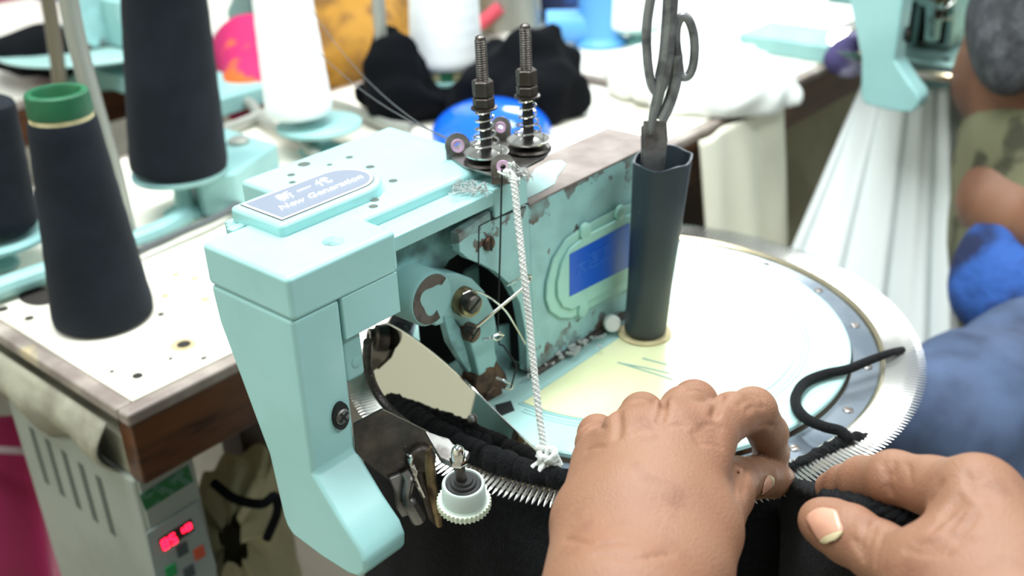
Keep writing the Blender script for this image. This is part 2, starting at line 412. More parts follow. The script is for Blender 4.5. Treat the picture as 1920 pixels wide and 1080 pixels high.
# head cover (cap + arm top)
poly = [(-.0775, -.272), (-.006, -.272), (-.006, -.2), (-.031, -.2), (-.031, -.088), (-.136, -.083), (-.136, -.205), (-.0985, -.205), (-.0985, -.238), (-.0775, -.238)]
hc = obj('head_cover', G().prism([(x, y, .9264) for x, y in poly], (0, 0, Zt - .9264)), 'teal', mc, bevel=.0032, segs=3)
for (px, py, r) in ((625, 452, .0058), (578, 421, .0026), (702, 375, .0027), (700, 387, .0026), (737, 339, .0027), (694, 313, .0028), (655, 295, .0024), (618, 309, .0018), (546, 328, .0024), (548, 342, .002), (570, 308, .004)):
    obj('screw_hole', G().lathe(PZ(px, py, Zt) - np.array([0, 0, .0004]), [(.0001, .0006), (r, .0006), (r * 1.02, 0)], n=20), 'vent_dark' if r < .005 else 'teal_dirty', hc, smooth=0)
for k in range(3):   # ribs beside the cap
    obj('rib', G().box((-.0985 + .0068 * k, -.2475 - .004 * k + .004, .9264), (-.0985 + .0068 * k + .0058, -.205, .9475 + .0012 * k)), 'teal', hc, bevel=.0012)
# ledge strip
obj('ledge_strip', G().box((-.06, -.2005, .9345), (-.0122, -.0885, .9436)), 'teal', mc, bevel=.0012)
obj('ledge_end_block', G().box((-.034, -.118, .9265), (-.0115, -.0875, .9452)), 'teal', mc, bevel=.0014)
# raised oval name block
def dshape(x0, x1, y0, y1, r):
    pts = [(x0, y0), (x1, y0)]; cy = y1 - (x1 - x0) / 2; cx = (x0 + x1) / 2; rr = (x1 - x0) / 2
    for k in range(17):
        a = pi * k / 16; pts.append((cx + rr * math.cos(a), cy + rr * 1.0 * math.sin(a)))
    return pts
bz = .9578
b0 = PZ(432, 385, bz); b1 = PZ(522, 425, bz); b2 = PZ(712, 343, bz)
bx0, bx1, by0, by1 = b0[0], b1[0], (b0[1] + b1[1]) / 2, b2[1] + .012
nb = obj('name_block', G().prism([(x, y, Zt - .004) for x, y in dshape(bx0, bx1, by0, by1, 0)], (0, 0, bz - Zt + .004)), 'teal', mc, bevel=.003, segs=3)
i = .0045
obj('border_line', G().prism([(x, y, bz) for x, y in dshape(bx0 + i, bx1 - i, by0 + i, by1 - i, 0)], (0, 0, .0003)), 'plate_line', nb, smooth=0)
i = .0051
obj('border_field', G().prism([(x, y, bz) for x, y in dshape(bx0 + i, bx1 - i, by0 + i, by1 - i, 0)], (0, 0, .0005)), 'plate_white', nb, smooth=0)
i = .0066
obj('nameplate', G().prism([(x, y, bz) for x, y in dshape(bx0 + i, bx1 - i, by0 + i, by1 - i, 0)], (0, 0, .0009)), 'plate_silver', nb, smooth=0)
tcx = (bx0 + bx1) / 2; tcy = (by0 + by1) / 2
textmesh('lettering', '\u65b0 \u4e00 \u4ee3', .0105, 'plate_white', (tcx - .005, tcy - .004, bz + .0011), (0, 1, 0), (-1, 0, 0), nb, .0004, .2)
textmesh('lettering', 'New Generation', .0086, 'plate_white', (tcx + .0062, tcy - .001, bz + .0011), (0, 1, 0), (-1, 0, 0), nb, .0004, .35)
# front leg
prof = [(-.0776, .9262), (-.0755, .904), (-.0668, .8785), (-.0525, .836), (-.050, .8294), (-.0462, .788), (-.0445, .7815), (-.0401, .776), (-.0144, .7735), (.0091, .7740), (.018, .7765), (.0235, .783), (.0245, .791), (.021, .799), (.0094, .8100), (-.0103, .8330), (-.0085, .9262)]
lg = obj('front_leg', G().prism([(x, -.2712, z) for x, z in prof], (0, .031, 0)), 'teal', mc, bevel=.0028, segs=3)
c = PX(640, 780, -.0082)
g = G().lathe(c, [(.0001, .0006), (.0052, .0006), (.0054, -.002)], d=(1, 0, 0), n=24); g.v = [tuple(c + (np.array(v) - c) * np.array([1, 1, 1.6])) for v in g.v]
sc = obj('slot_recess', g, 'seam', lg, smooth=0)
g = G().lathe(c, [(.0046, -.001), (.0046, .0014), (.0038, .0020), (.0001, .0020)], d=(1, 0, 0), n=20); obj('screw', g, 'steel_grey', lg)
obj('screw_slot', G().obox(c + np.array([.0021, 0, 0]), (1, 0, 0), nrm((0, 1, .6)), nrm((0, -.6, 1)), .0006, .007, .0012).obox(c + np.array([.0021, 0, 0]), (1, 0, 0), nrm((0, 1, .6)), nrm((0, -.6, 1)), .0006, .0012, .007), 'seam', lg, smooth=0)
# lower panel block under the cap
obj('side_panel', G().box((-.060, -.2398, .9015), (-.0078, -.2006, .9262)), 'teal', mc, bevel=.0008)
lt = obj('link_tab', G().box((-.022, -.2398, .872), (-.0125, -.2255, .9013)), 'teal_old', mc, bevel=.003)
obj('rivet', G().lathe(PX(669, 678, -.0125), [(.0036, -.001), (.0036, .0003), (.0030, .0006), (.0001, .0006)], d=(1, 0, 0), n=20), 'teal_old', lt)
# arm back wall and support
obj('arm_body', G().box((-.134, -.2, .872), (-.060, -.085, .9264)), 'teal_dirty', mc, bevel=.002)
obj('arm_neck', G().box((-.10, -.10, .806), (-.056, .02, .872)), 'teal_old', mc, bevel=.002)
obj('rear_body', G().box((-.0558, -.0868, .8065), (-.0122, .055, .9240)), 'teal_worn', mc, bevel=.0015)
obj('rear_top_plate', G().box((-.0575, -.0865, .9242), (-.0116, .0556, .9258)), 'brown_worn', mc, bevel=.0006)
# paint patch left on the rear top
patch = [PZ(px, py, .926) for px, py in ((985, 352), (1003, 318), (1030, 303), (1052, 301), (1062, 308), (1045, 330), (1040, 345), (1010, 362), (988, 372))]
obj('paint_patch', G().prism(patch, (0, 0, .0003)), 'mint_top', mc, smooth=0)
# side plate with the arched opening
sp = [(860, 440), (920, 397), (922, 412), (986, 387), (986, 700), (989, 690), (988, 660), (985, 620), (975, 568), (955, 532), (930, 510), (902, 495), (880, 487), (862, 472)]
pts = [PX(a, b, -.0122) for a, b in sp]
for q in (3, 4): pts[q][1] = -.0866
pts[4][2] = .8075; pts[5][2] = .809
spl = obj('side_plate', G().prism(pts, (-.007, 0, 0)), 'teal_worn', mc, bevel=.0005)
def seamline(pp, x, par, w=.00045, mt='seam', name='seam'):
    obj(name, G().tube([PX(a, b, x) for a, b in pp], w, 6), mt, par)
seamline([(921, 396), (921, 412), (898, 424), (897, 498)], -.0121, spl)
seamline([(922, 412), (986, 387)], -.0121, spl)
c = PX(915, 456, -.0122)
obj('screw', G().lathe(c, [(.0046, -.001), (.0046, .0012), (.0036, .0024), (.0001, .0027)], d=(1, 0, 0), n=22), 'rust_brown', spl)
obj('screw_slot', G().obox(c + np.array([.0026, 0, 0]), (1, 0, 0), (0, 1, 0), (0, 0, 1), .0006, .0011, .0085), 'seam', spl, smooth=0)
obj('recess_wall', G().prism([PX(a, b, -.031) for a, b in ((742, 440), (868, 405), (868, 470), (842, 488), (835, 500), (800, 515), (742, 540))], (-.003, 0, 0)), 'teal_dirty', mc, smooth=0)
# black panels standing in for the shade inside the arched opening
obj('cavity_shade', G().box((-.0600, -.142, .81), (-.0592, -.088, .905)).box((-.0590, -.0885, .81), (-.0195, -.0870, .92)), 'shade_black', mc, smooth=0)
# access cover with blue sticker
pl = -.0120
def arcpts(lst): return [PX(a, b, pl) for a, b in lst]
outer = [(1200, 372), (1150, 392), (1090, 424), (1058, 447), (1034, 484), (1021, 530), (1020, 560), (1028, 583), (1046, 595), (1066, 596), (1082, 588), (1120, 568), (1200, 527)]
outer = [PX(a, b, pl) for a, b in outer]
oc = obj('access_cover', G().prism(outer, (.0022, 0, 0)), 'cover_green', mc, bevel=.001)
inner = [(1200, 392), (1150, 413), (1095, 441), (1066, 464), (1050, 492), (1041, 530), (1042, 556), (1052, 574), (1068, 579), (1084, 572), (1120, 553), (1200, 510)]
inner = [PX(a, b, pl + .0022) for a, b in inner]
obj('raised_face', G().prism(inner, (.0022, 0, 0)), 'cover_green', oc, bevel=.0008)
for (px, py) in ((1094, 432), (1090, 578), (1160, 398)):
    obj('screw_lug', G().lathe(PX(px, py, pl + .0018), [(.0055, 0), (.0055, .0022), (.0045, .0028), (.0001, .0028)], d=(1, 0, 0), n=20), 'cover_green', oc)
xs = pl + .0046
st = obj('blue_sticker', G().prism([PX(a, b, xs) for a, b in ((1068, 477), (1180, 418), (1180, 500), (1068, 556))], (.0002, 0, 0)), 'sticker_blue', oc, smooth=0)
textmesh('lettering', '\u5927\u8fde\u5de5', .0135, 'sticker_text', PX(1112, 489, xs + .0004), (0, 1, 0), (0, 0, 1), oc, .0001)
# ---- static table disc over the dial
dc = obj('dial_cover', G().lathe((0, 0, .7985), [(.0001, 0), (.150, 0), (.1522, .001), (.1522, .0036), (.1512, .0046), (.0001, .0046)], n=128), 'mint_top', mc)
zc = .8031
arc = [(.1165 * math.cos(a), .1165 * math.sin(a)) for a in np.linspace(-1.545, 1.53, 60)]
arc = [(x, y) for x, y in arc]; arc = [(.0035, arc[0][1])] + arc + [(.0035, arc[-1][1])]
obj('insert_rim', G().prism([(x, y, zc) for x, y in [((x - .05) * 1.022 + .0492, y * 1.022) for x, y in arc]], (0, 0, .0004)), 'teal_old', dc, smooth=0)
ci = obj('insert_plate', G().prism([(x, y, zc) for x, y in arc], (0, 0, .0009)), 'cream_plate', dc, smooth=0)
for a in [(1158, 680, 1210, 690), (1160, 680, 1262, 712), (1205, 672, 1250, 684), (1210, 690, 1255, 700)]:
    obj('pencil_stroke', G().tube([PZ(a[0], a[1], zc + .001), PZ(a[2], a[3], zc + .001)], .0006, 5), 'pencil', ci)
for rr in (.1215, .1245):
    obj('cover_groove', G().tube([(rr * math.cos(a), rr * math.sin(a), zc + .0001) for a in np.linspace(-1.5, 1.5, 90)], .00035, 5), 'teal_old', dc)
nt_ = [PZ(a, b, zc) for a, b in ((928, 760), (958, 752), (965, 770), (935, 782))]
obj('cover_notch', G().prism(nt_, (0, 0, .0004)), 'seam', dc, smooth=0)
obj('base_flange', G().box((-.0575, -.088, .8032), (-.0095, .057, .8070)), 'bare_iron', mc, bevel=.0008)
# mounting below the dial, bolted to the table
obj('base_casting', G().lathe((0, 0, .742), [(.075, 0), (.075, .045), (.05, .050), (.05, .0563), (.0001, .0563)], n=40).box((-.34, -.05, .7505), (-.03, .05, .775)), 'teal_old', mc, bevel=.002)
# ---- lever group inside the opening
lx = -.014
def px_poly(lst, x): return [PX(a, b, x) for a, b in lst]
def circ(px, py, r, x, a0=0, a1=360, n=24, sq=1.0):
    c = PX(px, py, x); return [c + np.array([0, r * math.cos(math.radians(t)), r * sq * math.sin(math.radians(t))]) for t in np.linspace(a0, a1, n)]
lev = obj('crank_lever', G().prism(px_poly([(762, 512), (790, 500), (830, 502), (858, 512), (880, 535), (898, 572), (903, 600), (900, 640), (905, 662), (898, 680), (870, 694), (862, 660), (845, 610), (825, 588), (790, 600), (765, 590), (752, 560), (752, 530)], -.030), (.013, 0, 0)), 'teal_old', mc, bevel=.0015)
hub = PX(797, 556, -.017)
obj('hub', G().lathe(hub + np.array([-.03, 0, 0]), [(.0165, 0), (.0165, .034), (.0155, .0355), (.0001, .0355)], d=(1, 0, 0), n=36), 'teal_old', lev)
wear = []
for t in np.linspace(35, 290, 22): wear.append((hub + np.array([.0056, .0148 * math.cos(math.radians(t)), .0150 * math.sin(math.radians(t))])))
for t in np.linspace(290, 35, 22):
    r = .0088 + .0014 * math.sin(math.radians(t) * 3.1); wear.append((hub + np.array([.0056, r * math.cos(math.radians(t)), r * math.sin(math.radians(t))])))
obj('worn_patch', G().prism(wear, (.0003, 0, 0)), 'bare_iron', lev, smooth=0)
obj('dark_link', G().prism(px_poly([(818, 588), (838, 590), (850, 610), (872, 690), (866, 694), (832, 640)], -.022), (.006, 0, 0)), 'teal_dirty', lev, bevel=.001)
def bolt(px, py, x, r, h, mt, par, slot=True, d=(1, 0, 0)):
    c = PX(px, py, x); d = nrm(d)
    b = obj('bolt', G().lathe(c, [(r, -.004), (r, h), (r * .85, h + .0008), (.0001, h + .0008)], d=d, n=24), mt, par)
    if slot: u, v, _ = frame(d); obj('bolt_slot', G().obox(c + d * (h + .0009), d, nrm(u * .8 + v * .6), nrm(v * .8 - u * .6), .0005, r * 1.7, .0011), 'seam', par, smooth=0)
    return b
obj('collar', G().lathe(PX(872, 566, -.014), [(.0088, -.004), (.0088, .001), (.0080, .0024), (.0080, .0036), (.0072, .0036), (.0072, .0072), (.0001, .0072)], d=nrm((1, -.12, -.05)), n=28), 'brass_old', lev)
bolt(883, 568, -.0075, .0058, .003, 'steel_dark', lev, d=(1, -.12, -.05))
bolt(880, 622, -.015, .0058, .004, 'rust_brown', lev); bolt(884, 620, -.010, .0030, .003, 'steel_dark', lev)
obj('looper_wire', G().tube(smoothpath([PX(893, 613, -.008), PX(930, 582, -.003), PX(975, 545, .001), PX(992, 528, .002), PX(994, 518, .002), PX(988, 517, .002)], 5), .0009, 8), 'wire', lev)
obj('looper_wire', G().tube(smoothpath([PX(951, 535, -.008), PX(965, 527, -.004), PX(980, 518, 0), PX(990, 521, .001)], 5), .0009, 8), 'wire', lev)
obj('spring_wire', G().tube(smoothpath([PX(868, 552, -.008), PX(888, 545, -.006), PX(915, 556, -.006), PX(945, 580, -.006), PX(965, 610, -.006), PX(985, 645, -.008)], 6), .0006, 8), 'wire', lev)
obj('thread_guide', G().tube(smoothpath([PX(905, 636, -.01), PX(922, 634, -.008), PX(930, 628, -.006), PX(938, 624, -.005), PX(940, 632, -.005), PX(930, 637, -.005), PX(924, 632, -.005), PX(934, 627, -.004), PX(944, 628, -.004)], 6), .0008, 8), 'wire', lev)
# lower clamp
cl = obj('clamp_block', G().prism(px_poly([(872, 694), (905, 664), (925, 690), (930, 720), (915, 760), (880, 740)], -.030), (.012, 0, 0)), 'rust_brown', mc, bevel=.002)
obj('thumb_screw', G().lathe(PX(910, 712, -.018), [(.0095, -.012), (.0095, 0), (.0085, .0014), (.0001, .0014)], d=nrm((1, -.15, .05)), n=28), 'rust_brown', cl)
obj('thumb_screw', G().lathe(PX(926, 745, -.016), [(.0075, -.010), (.0075, 0), (.0065, .001), (.0001, .001)], d=nrm((1, -.1, .1)), n=24), 'rust_brown', cl)
obj('needle_clip', G().tube(smoothpath([PX(930, 708, -.012), PX(945, 714, -.008), PX(960, 722, -.006), PX(957, 730, -.006), PX(946, 727, -.006)], 5), .0009, 8), 'wire', cl)
# inner swing plate (grey steel behind the opening)
obj('swing_plate', G().prism(px_poly([(905, 640), (930, 610), (960, 600), (985, 640), (990, 690), (940, 745), (920, 700)], -.034), (.003, 0, 0)), 'teal_dirty', mc, bevel=.0006)
# ---- mirror guard plate
A_ = PZ(1062, 893, .804); mn = nrm((.06, -.95, .30))
def MPn(px, py, off=0): return PP(px, py, A_ + mn * off, mn)
ol = smoothpath([(700, 640), (706, 616), (725, 607), (760, 624), (800, 652), (840, 685), (885, 727), (930, 772), (975, 815), (1020, 856), (1062, 893)], 3)
ol2 = smoothpath([(1062, 895), (1010, 889), (950, 872), (890, 850), (835, 828), (775, 800), (735, 768), (712, 735), (701, 700), (697, 665)], 3)
mp_ = obj('guard_plate', G().prism([MPn(a, b) for a, b in ol + ol2], -mn * .0012), 'mirror_steel', mc, smooth=0, bevel=.0003)
obj('plate_rim', G().tube([MPn(a, b, .0001) for a, b in ol[3:]], .0007, 6), 'chrome', mp_)
hb = MPn(722, 634, .001)
obj('plate_hub', G().lathe(hb, [(.0085, -.001), (.0085, .006), (.0062, .0075), (.0062, .011), (.0032, .011), (.0032, .004), (.0001, .004)], d=nrm(mn * .55 - RT * .75 + UP * .1), n=28), 'steel_dark', mp_)
obj('plate_lug', G().prism([MPn(a, b, .0008) for a, b in ((698, 650), (712, 648), (735, 655), (728, 672), (704, 694), (699, 680))], mn * .002), 'steel_dark', mp_, bevel=.0005)
obj('bolt', G().lathe(MPn(885, 786, .0005), [(.0028, 0), (.0028, .0012), (.0018, .002), (.0001, .002)], d=mn, n=18), 'steel_grey', mp_)
# curved finger rail below the plate
obj('guide_rail', G().tube(smoothpath([P(690, 640, .60), P(690, 690, .615), P(706, 735, .622), P(740, 778, .62), P(785, 812, .612), P(828, 832, .603), P(850, 850, .598)], 5), .0028, 8), 'steel_oily', mc)
# ---- bracket with the white cog
bn = nrm((.90, -.43, .05)); b0 = PX(664, 800, -.0088)
def BP(px, py, off=0): return PP(px, py, b0 + bn * off, bn)
br = obj('cog_bracket', G().prism([BP(a, b) for a, b in ((664, 797), (718, 769), (806, 812), (812, 858), (816, 905), (832, 960), (822, 990), (806, 975), (792, 930), (770, 900), (735, 905), (700, 880), (668, 850))], -bn * .0028), 'steel_oily', mc, bevel=.0005)
ctop = P(862, 868, .575)
arm = [P(797, 806, .588), P(820, 818, .590), P(842, 822, .590), P(850, 832, .585), P(880, 846, .578), P(872, 862, .572), P(850, 868, .572), P(826, 858, .578), P(815, 838, .583)]
obj('bracket_arm', G().prism(arm, (0, 0, -.004)), 'steel_grey', br, bevel=.0006)
cg = P(870, 936, .572); ga = nrm(UP * .82 - FW * .57); hx = cg + ga * .0262 - RT * .0022
g = G(); prof_t = []
for k in range(72):
    a = 2 * pi * k / 72; r = .0148 if (k % 2) else .0136; prof_t.append((r, a))
u_, v_, w__ = frame(ga)
g.prism([cg - ga * .004 + (u_ * math.cos(a) + v_ * math.sin(a)) * r for r, a in prof_t], ga * .0042)
cog = obj('cog_teeth', g, 'gear_nylon', br, smooth=0, bevel=.0002)
obj('cog_hub', G().lathe(cg, [(.0128, 0), (.0118, .001), (.0115, .0115), (.0108, .0125), (.0098, .0125), (.0092, .0105), (.0001, .0105)], d=ga, n=40), 'gear_hub', br)
for (r, h) in ((.0090, .0112), (.0066, .0128), (.0048, .0142)):
    obj('spring_coil', G().lathe(cg + ga * h, [(r - .0014, -.001), (r, -.0008), (r + .0004, 0), (r, .0008), (r - .0014, .001)], d=ga, n=28), 'black_iron', br)
obj('spindle', G().tube([cg + ga * .008, hx], .0030, 14), 'steel_dark', br)
hg = G().lathe(hx, [(.0042, 0), (.0048, .0008), (.0048, .0030), (.0042, .0036)], d=ga, n=6)
obj('cap_nut', hg.lathe(hx + ga * .0034, [(.0037, 0), (.0037, .0045), (.0030, .0072), (.0016, .0088), (.0001, .0093)], d=ga, n=22), 'chrome', br)
# latch pieces below the bracket
obj('latch_plate', G().prism([BP(a, b, .0005) for a, b in ((727, 893), (750, 884), (775, 900), (768, 935), (772, 958), (752, 966), (742, 950), (738, 918))], bn * .003), 'steel_grey', br, bevel=.0008)
obj('latch_lever', G().tube(smoothpath([BP(758, 884, .004), BP(766, 900, .006), BP(762, 930, .006), BP(775, 955, .006), BP(786, 975, .006)], 5), [.0026] * 12 + [.0042] * 9, 10), 'steel_grey', br)
obj('latch_lever', G().tube(smoothpath([BP(768, 858, .003), BP(776, 884, .005), BP(784, 905, .005), BP(795, 930, .005)], 5), .0016, 10), 'chrome', br)
obj('roller', G().lathe(BP(788, 858, .0002), [(.0085, 0), (.0085, .003), (.0072, .004), (.0001, .004)], d=bn, n=26), 'steel_dark', br)
obj('hinge_bar', G().tube([BP(800, 840, .002), BP(806, 880, .003), BP(808, 905, .003), BP(820, 960, .003), BP(824, 985, .002)], [.003, .0035, .003, .0028, .002], 8), 'brass_old', br)
obj('clip_wire', G().tube(smoothpath([BP(764, 852, .003), BP(772, 858, .006), BP(770, 872, .006), BP(780, 882, .006), BP(778, 900, .006)], 5), .0009, 8), 'chrome', br)
# ---- tension unit
zb = .9512
tn = obj('tension_plate', G().prism([PZ(a, b, zb) for a, b in ((842, 296), (856, 276), (925, 258), (1000, 262), (1034, 283), (1020, 300), (985, 318), (960, 336), (925, 333), (870, 316))], (0, 0, .0018)), 'steel_grey', mc, bevel=.0005)
def tension_post(px, py, top):
    c = PZ(px, py, zb + .0018); H = top
    ax = nrm((.02 * 0, 0, 1))
    tp = obj('tension_post', G().tube([c, c + ax * .034], .0034, 14), 'black_iron', mc)
    n = 26; pr = []
    for k in range(n):
        h = .040 + (H - .042) * k / n; pr += [(.0036, h), (.0031, h + (H - .042) / n * .5)]
    obj('threaded_rod', G().lathe(c, [(.003, .02)] + pr + [(.0030, H - .001), (.0016, H), (.0001, H)], d=ax, n=18), 'steel_dark', tp)
    obj('tension_disc', G().lathe(c, [(.0125, .0005), (.0138, .0015), (.0128, .0028), (.006, .0036), (.0034, .0036)], d=ax, n=36), 'steel_dark', tp)
    obj('tension_disc', G().lathe(c, [(.0034, .0046), (.008, .0050), (.0128, .0062), (.0136, .0076), (.0120, .0078), (.0085, .0070), (.0034, .0082)], d=ax, n=36), 'zinc', tp)
    hel = []
    for k in range(121):
        t = k / 120; a = t * 2 * pi * 5; r = .0098 - .0048 * min(1, t * 1.7) ** .8; hel.append(c + np.array([r * math.cos(a), r * math.sin(a), .0085 + .0245 * t]))
    obj('coil_spring', G().tube(hel, .00065, 7), 'chrome', tp)
    obj('washer', G().lathe(c, [(.0060, .0332), (.0078, .0338), (.0078, .0348), (.0060, .0352)], d=ax, n=28), 'steel_dark', tp)
    obj('lower_nut', G().lathe(c, [(.0060, .0350), (.0066, .0356), (.0066, .0402), (.0060, .0408)], d=ax, n=6), 'steel_dark', tp, smooth=0)
    obj('upper_nut', G().lathe(c, [(.0058, .0412), (.0065, .0420), (.0065, .0500), (.0058, .0507)], d=ax, n=6), 'steel_dark', tp, smooth=0)
tension_post(913, 306, .0765); tension_post(992, 282, .0775)
def eyelet(px, py, d, R, nx):
    c = P(px, py, d); nx = nrm(nx)
    e = obj('eyelet_tab', G().lathe(c, [(R * .45, -.0008), (R, -.0008), (R, .0008), (R * .45, .0008), (R * .45, -.0008)], d=nx, n=28).obox(c - np.array([0, 0, R * .9]), nx, nrm(np.cross((0, 0, 1), nx)), (0, 0, 1), .0016, R * 1.9, R * 1.2), 'steel_grey', tn)
    obj('eyelet_ring', G().lathe(c, [(R * .24, -.0018), (R * .5, -.0022), (R * .56, 0), (R * .5, .0022), (R * .24, .0018), (R * .24, -.0018)], d=nx, n=26), 'pink_ceramic', tn)
eyelet(858, 273, .648, .0078, (.75, -.6, .15)); eyelet(939, 238, .668, .0066, (.55, -.8, .1)); eyelet(943, 312, .617, .0072, (.66, -.72, .2))
# far copy of the machine, on the next station
FM = PZ(1692, 203, .777) - np.array([.004, -.265, .777])
fm = copy_tree(mc, None, ('head_cover', 'ledge_strip', 'front_leg', 'side_panel', 'arm_body', 'arm_neck', 'rear_body', 'rear_top_plate', 'side_plate', 'dial_cover', 'insert_plate', 'base_casting', 'cavity_shade', 'crank_lever', 'name_block'))
fm.location = np.array(fm.location) + np.array([FM[0], FM[1], 0])
fm['label'] = 'blurred teal linking machine at the next station, above the hanging white cloth'

# ================================================================== needle dial
def needle_mesh():
    g = G(); L0, L1 = .1745, .2
    # wide flat shank, tapered point, slightly raised along its middle
    sec = [(L0, .0012, .0012), (.187, .0012, .0011), (.195, .0010, .0009), (L1, .00025, .0003)]; V = []
    for (x, hw, hh) in sec: V += [(x, -hw, 0), (x, 0, hh), (x, hw, 0), (x, 0, -hh * .6)]
    Fc = []
    for i in range(3):
        for k in range(4): Fc.append((i * 4 + k, i * 4 + (k + 1) % 4, (i + 1) * 4 + (k + 1) % 4, (i + 1) * 4 + k))
    Fc += [(3, 2, 1, 0), (12, 13, 14, 15)]
    me = bpy.data.meshes.new('needle'); me.from_pydata(V, [], Fc); me.update(); me.materials.append(MATS['needle_steel']); return me, V, Fc
def dial(cx, cy, label, parts=True):
    d = thing('needle_dial', (cx, cy, .79), label, 'dial')
    obj('dial_ring', G().lathe((cx, cy, .786), [(.1535, 0), (.1700, 0), (.1720, .004), (.1720, .0095), (.1705, .0110), (.1540, .0110), (.1535, .0100), (.1535, 0)], n=160), 'ring_steel', d)
    obj('comb_ring', G().lathe((cx, cy, .790), [(.1722, 0), (.1795, 0), (.1795, .0050), (.1765, .0085), (.1735, .0095), (.1722, .0085), (.1722, 0)], n=160), 'ring_gold', d)
    me, V, Fc = needle_mesh(); rest = G()
    for k in range(360):
        a = math.radians(k + .5); deg = (k + 180) % 360 - 180
        if parts and -128 <= deg <= 126:
            o = bpy.data.objects.new('needle', me); COL.objects.link(o); o.parent = d; o.location = (0, 0, .0065); o.rotation_euler = (0, math.radians(-1.0), a)
        else:
            ca, sa = math.cos(a), math.sin(a); rest.add([(cx + x * ca - y * sa, cy + x * sa + y * ca, .7965 + z) for x, y, z in V], Fc)
    obj('rear_needles', rest, 'needle_steel', d, smooth=0, kind='stuff')
    if parts:
        for k in range(18):
            a = math.radians(k * 20 + 3); c = (cx + .1632 * math.cos(a), cy + .1632 * math.sin(a), .797)
            s = obj('ring_screw', G().lathe(c, [(.0034, -.0005), (.0034, .0004), (.0028, .0008), (.0001, .0008)], n=16), 'steel_grey', d)
            obj('screw_slot', G().obox(np.array(c) + np.array([0, 0, .0009]), (math.cos(k), math.sin(k), 0), (-math.sin(k), math.cos(k), 0), (0, 0, 1), .0048, .0008, .0003), 'rust_brown', s, smooth=0)
        # comb points standing along the ring edge
        g = G()
        for k in range(360):
            a = math.radians(k); c = np.array([cx + .1742 * math.cos(a), cy + .1742 * math.sin(a), .7985])
            g.lathe(c, [(.0010, 0), (.0009, .0012), (.0001, .0020)], n=6)
        obj('comb_points', g, 'zinc', d, kind='stuff')
    return d
dial(0, 0, 'chrome ring dial fringed with radial needles, under the hands')
dial(FM[0], FM[1], 'blurred needle dial of the far machine, above the hanging white cloth', parts=False)
# ================================================================== cords and knitwear on the dial
def twist(path, r, turns, strands=2, rs=None):
    """braided cord: strands wound round the path"""
    path = [np.array(p) for p in path]; n = len(path); g = G(); u = None
    fr = []
    for i in range(n):
        d = nrm(path[min(i + 1, n - 1)] - path[max(i - 1, 0)])
        if u is None: u = frame(d)[0]
        u = nrm(u - d * np.dot(u, d)); fr.append((u.copy(), np.cross(d, u)))
    for s in range(strands):
        q = []
        for i in range(n):
            a = 2 * pi * (turns * i / (n - 1) + s / strands); q.append(path[i] + (fr[i][0] * math.cos(a) + fr[i][1] * math.sin(a)) * r * .55)
        g.tube(q, rs or r * .62, 7)
    return g
cd_ = thing('pull_cord', P(1000, 660, .63), 'white braided cotton cord running from the tension unit to the guard plate tip', 'cord')
cp = smoothpath([P(948, 322, .612), P(962, 336, .606), P(972, 420, .606), P(983, 520, .606), P(992, 600, .610), P(1000, 680, .612), P(1010, 770, .613), P(1020, 846, .612)], 26)
obj('cord', twist(cp, .0020, 40, 3), 'cotton_white', cd_)
kn = P(1026, 856, .610)
def blobs(c, n, R, r0, seed):
    rs = np.random.RandomState(seed); g = G()
    for i in range(n):
        pts = [c + rs.normal(size=3) * R for _ in range(4)]; g.tube(smoothpath(pts, 5), r0, 6)
    return g
obj('knot', blobs(kn, 9, .0034, .0016, 3), 'cotton_white', cd_)
obj('cord_loop', G().tube(smoothpath([kn, P(1018, 872, .607), P(1010, 886, .606), P(1020, 884, .612), P(1030, 862, .612)], 5), .002, 8), 'cotton_white', cd_)
obj('frayed_end', blobs(P(962, 328, .612), 10, .0034, .0006, 5), 'cotton_white', cd_)
th = obj('black_thread', G().tube(smoothpath([P(941, 318, .612), P(938, 460, .63), P(934, 628, .66), P(945, 650, .662), P(967, 683, .664), P(965, 700, .664), P(958, 728, .665)], 6), .00055, 6), 'thread_black',
         label='thin black sewing thread hanging beside the white cord', cat='thread')
for k, (a, b, c_, d_) in enumerate(((500, -20, 838, 258), (560, -20, 850, 268))):
    p0 = P(a, b, 1.0); p1 = P(c_, d_, .66)
    obj('supply_thread', G().tube([p0 + (p1 - p0) * t + np.array([0, 0, -.02 * 4 * t * (1 - t)]) for t in np.linspace(0, 1, 14)], .0004, 5), 'thread_grey',
        label=('upper' if k else 'lower') + ' of two grey threads slanting down to the tension unit', cat='thread')
def arcband(r0, a0, a1, n, zf, rf, wob, seed, mat, name, **kw):
    rs = np.random.RandomState(seed); path = []; rr = []
    for i in range(n):
        t = i / (n - 1); a = math.radians(a0 + (a1 - a0) * t); r = r0(t) if callable(r0) else r0
        path.append((r * math.cos(a) + rs.normal() * wob, r * math.sin(a) + rs.normal() * wob, zf(t) + rs.normal() * wob)); e = min(1, min(t, 1 - t) * 14 + .15); rr.append(rf(t) * e * (1 + rs.normal() * .05))
    return obj(name, G().tube(path, rr, 14), mat, smooth=180, **kw)
gm = thing('black_garment', (.13, -.22, .45), 'black knitted garment hanging from the dial needles below the hands', 'garment')
def child_band(*a, **k): o = arcband(*a, **k); o.parent = gm; o.location = np.array(o.location) - wloc(gm); return o
child_band(lambda t: .1742 + .0055 * min(1, max(0, (t - .5) / .3)), -142, -18, 240, lambda t: .8035 - .002 * t, lambda t: .0080 - .0046 * min(1, max(0, (t - .5) / .3)), .0004, 2, 'knit_black', 'knit_edge')
child_band(lambda t: .161 + .002 * math.sin(pi * t), -150, -80, 160, lambda t: .807 - .004 * t, lambda t: .0085 - .004 * t, .0005, 4, 'knit_black', 'folded_edge')
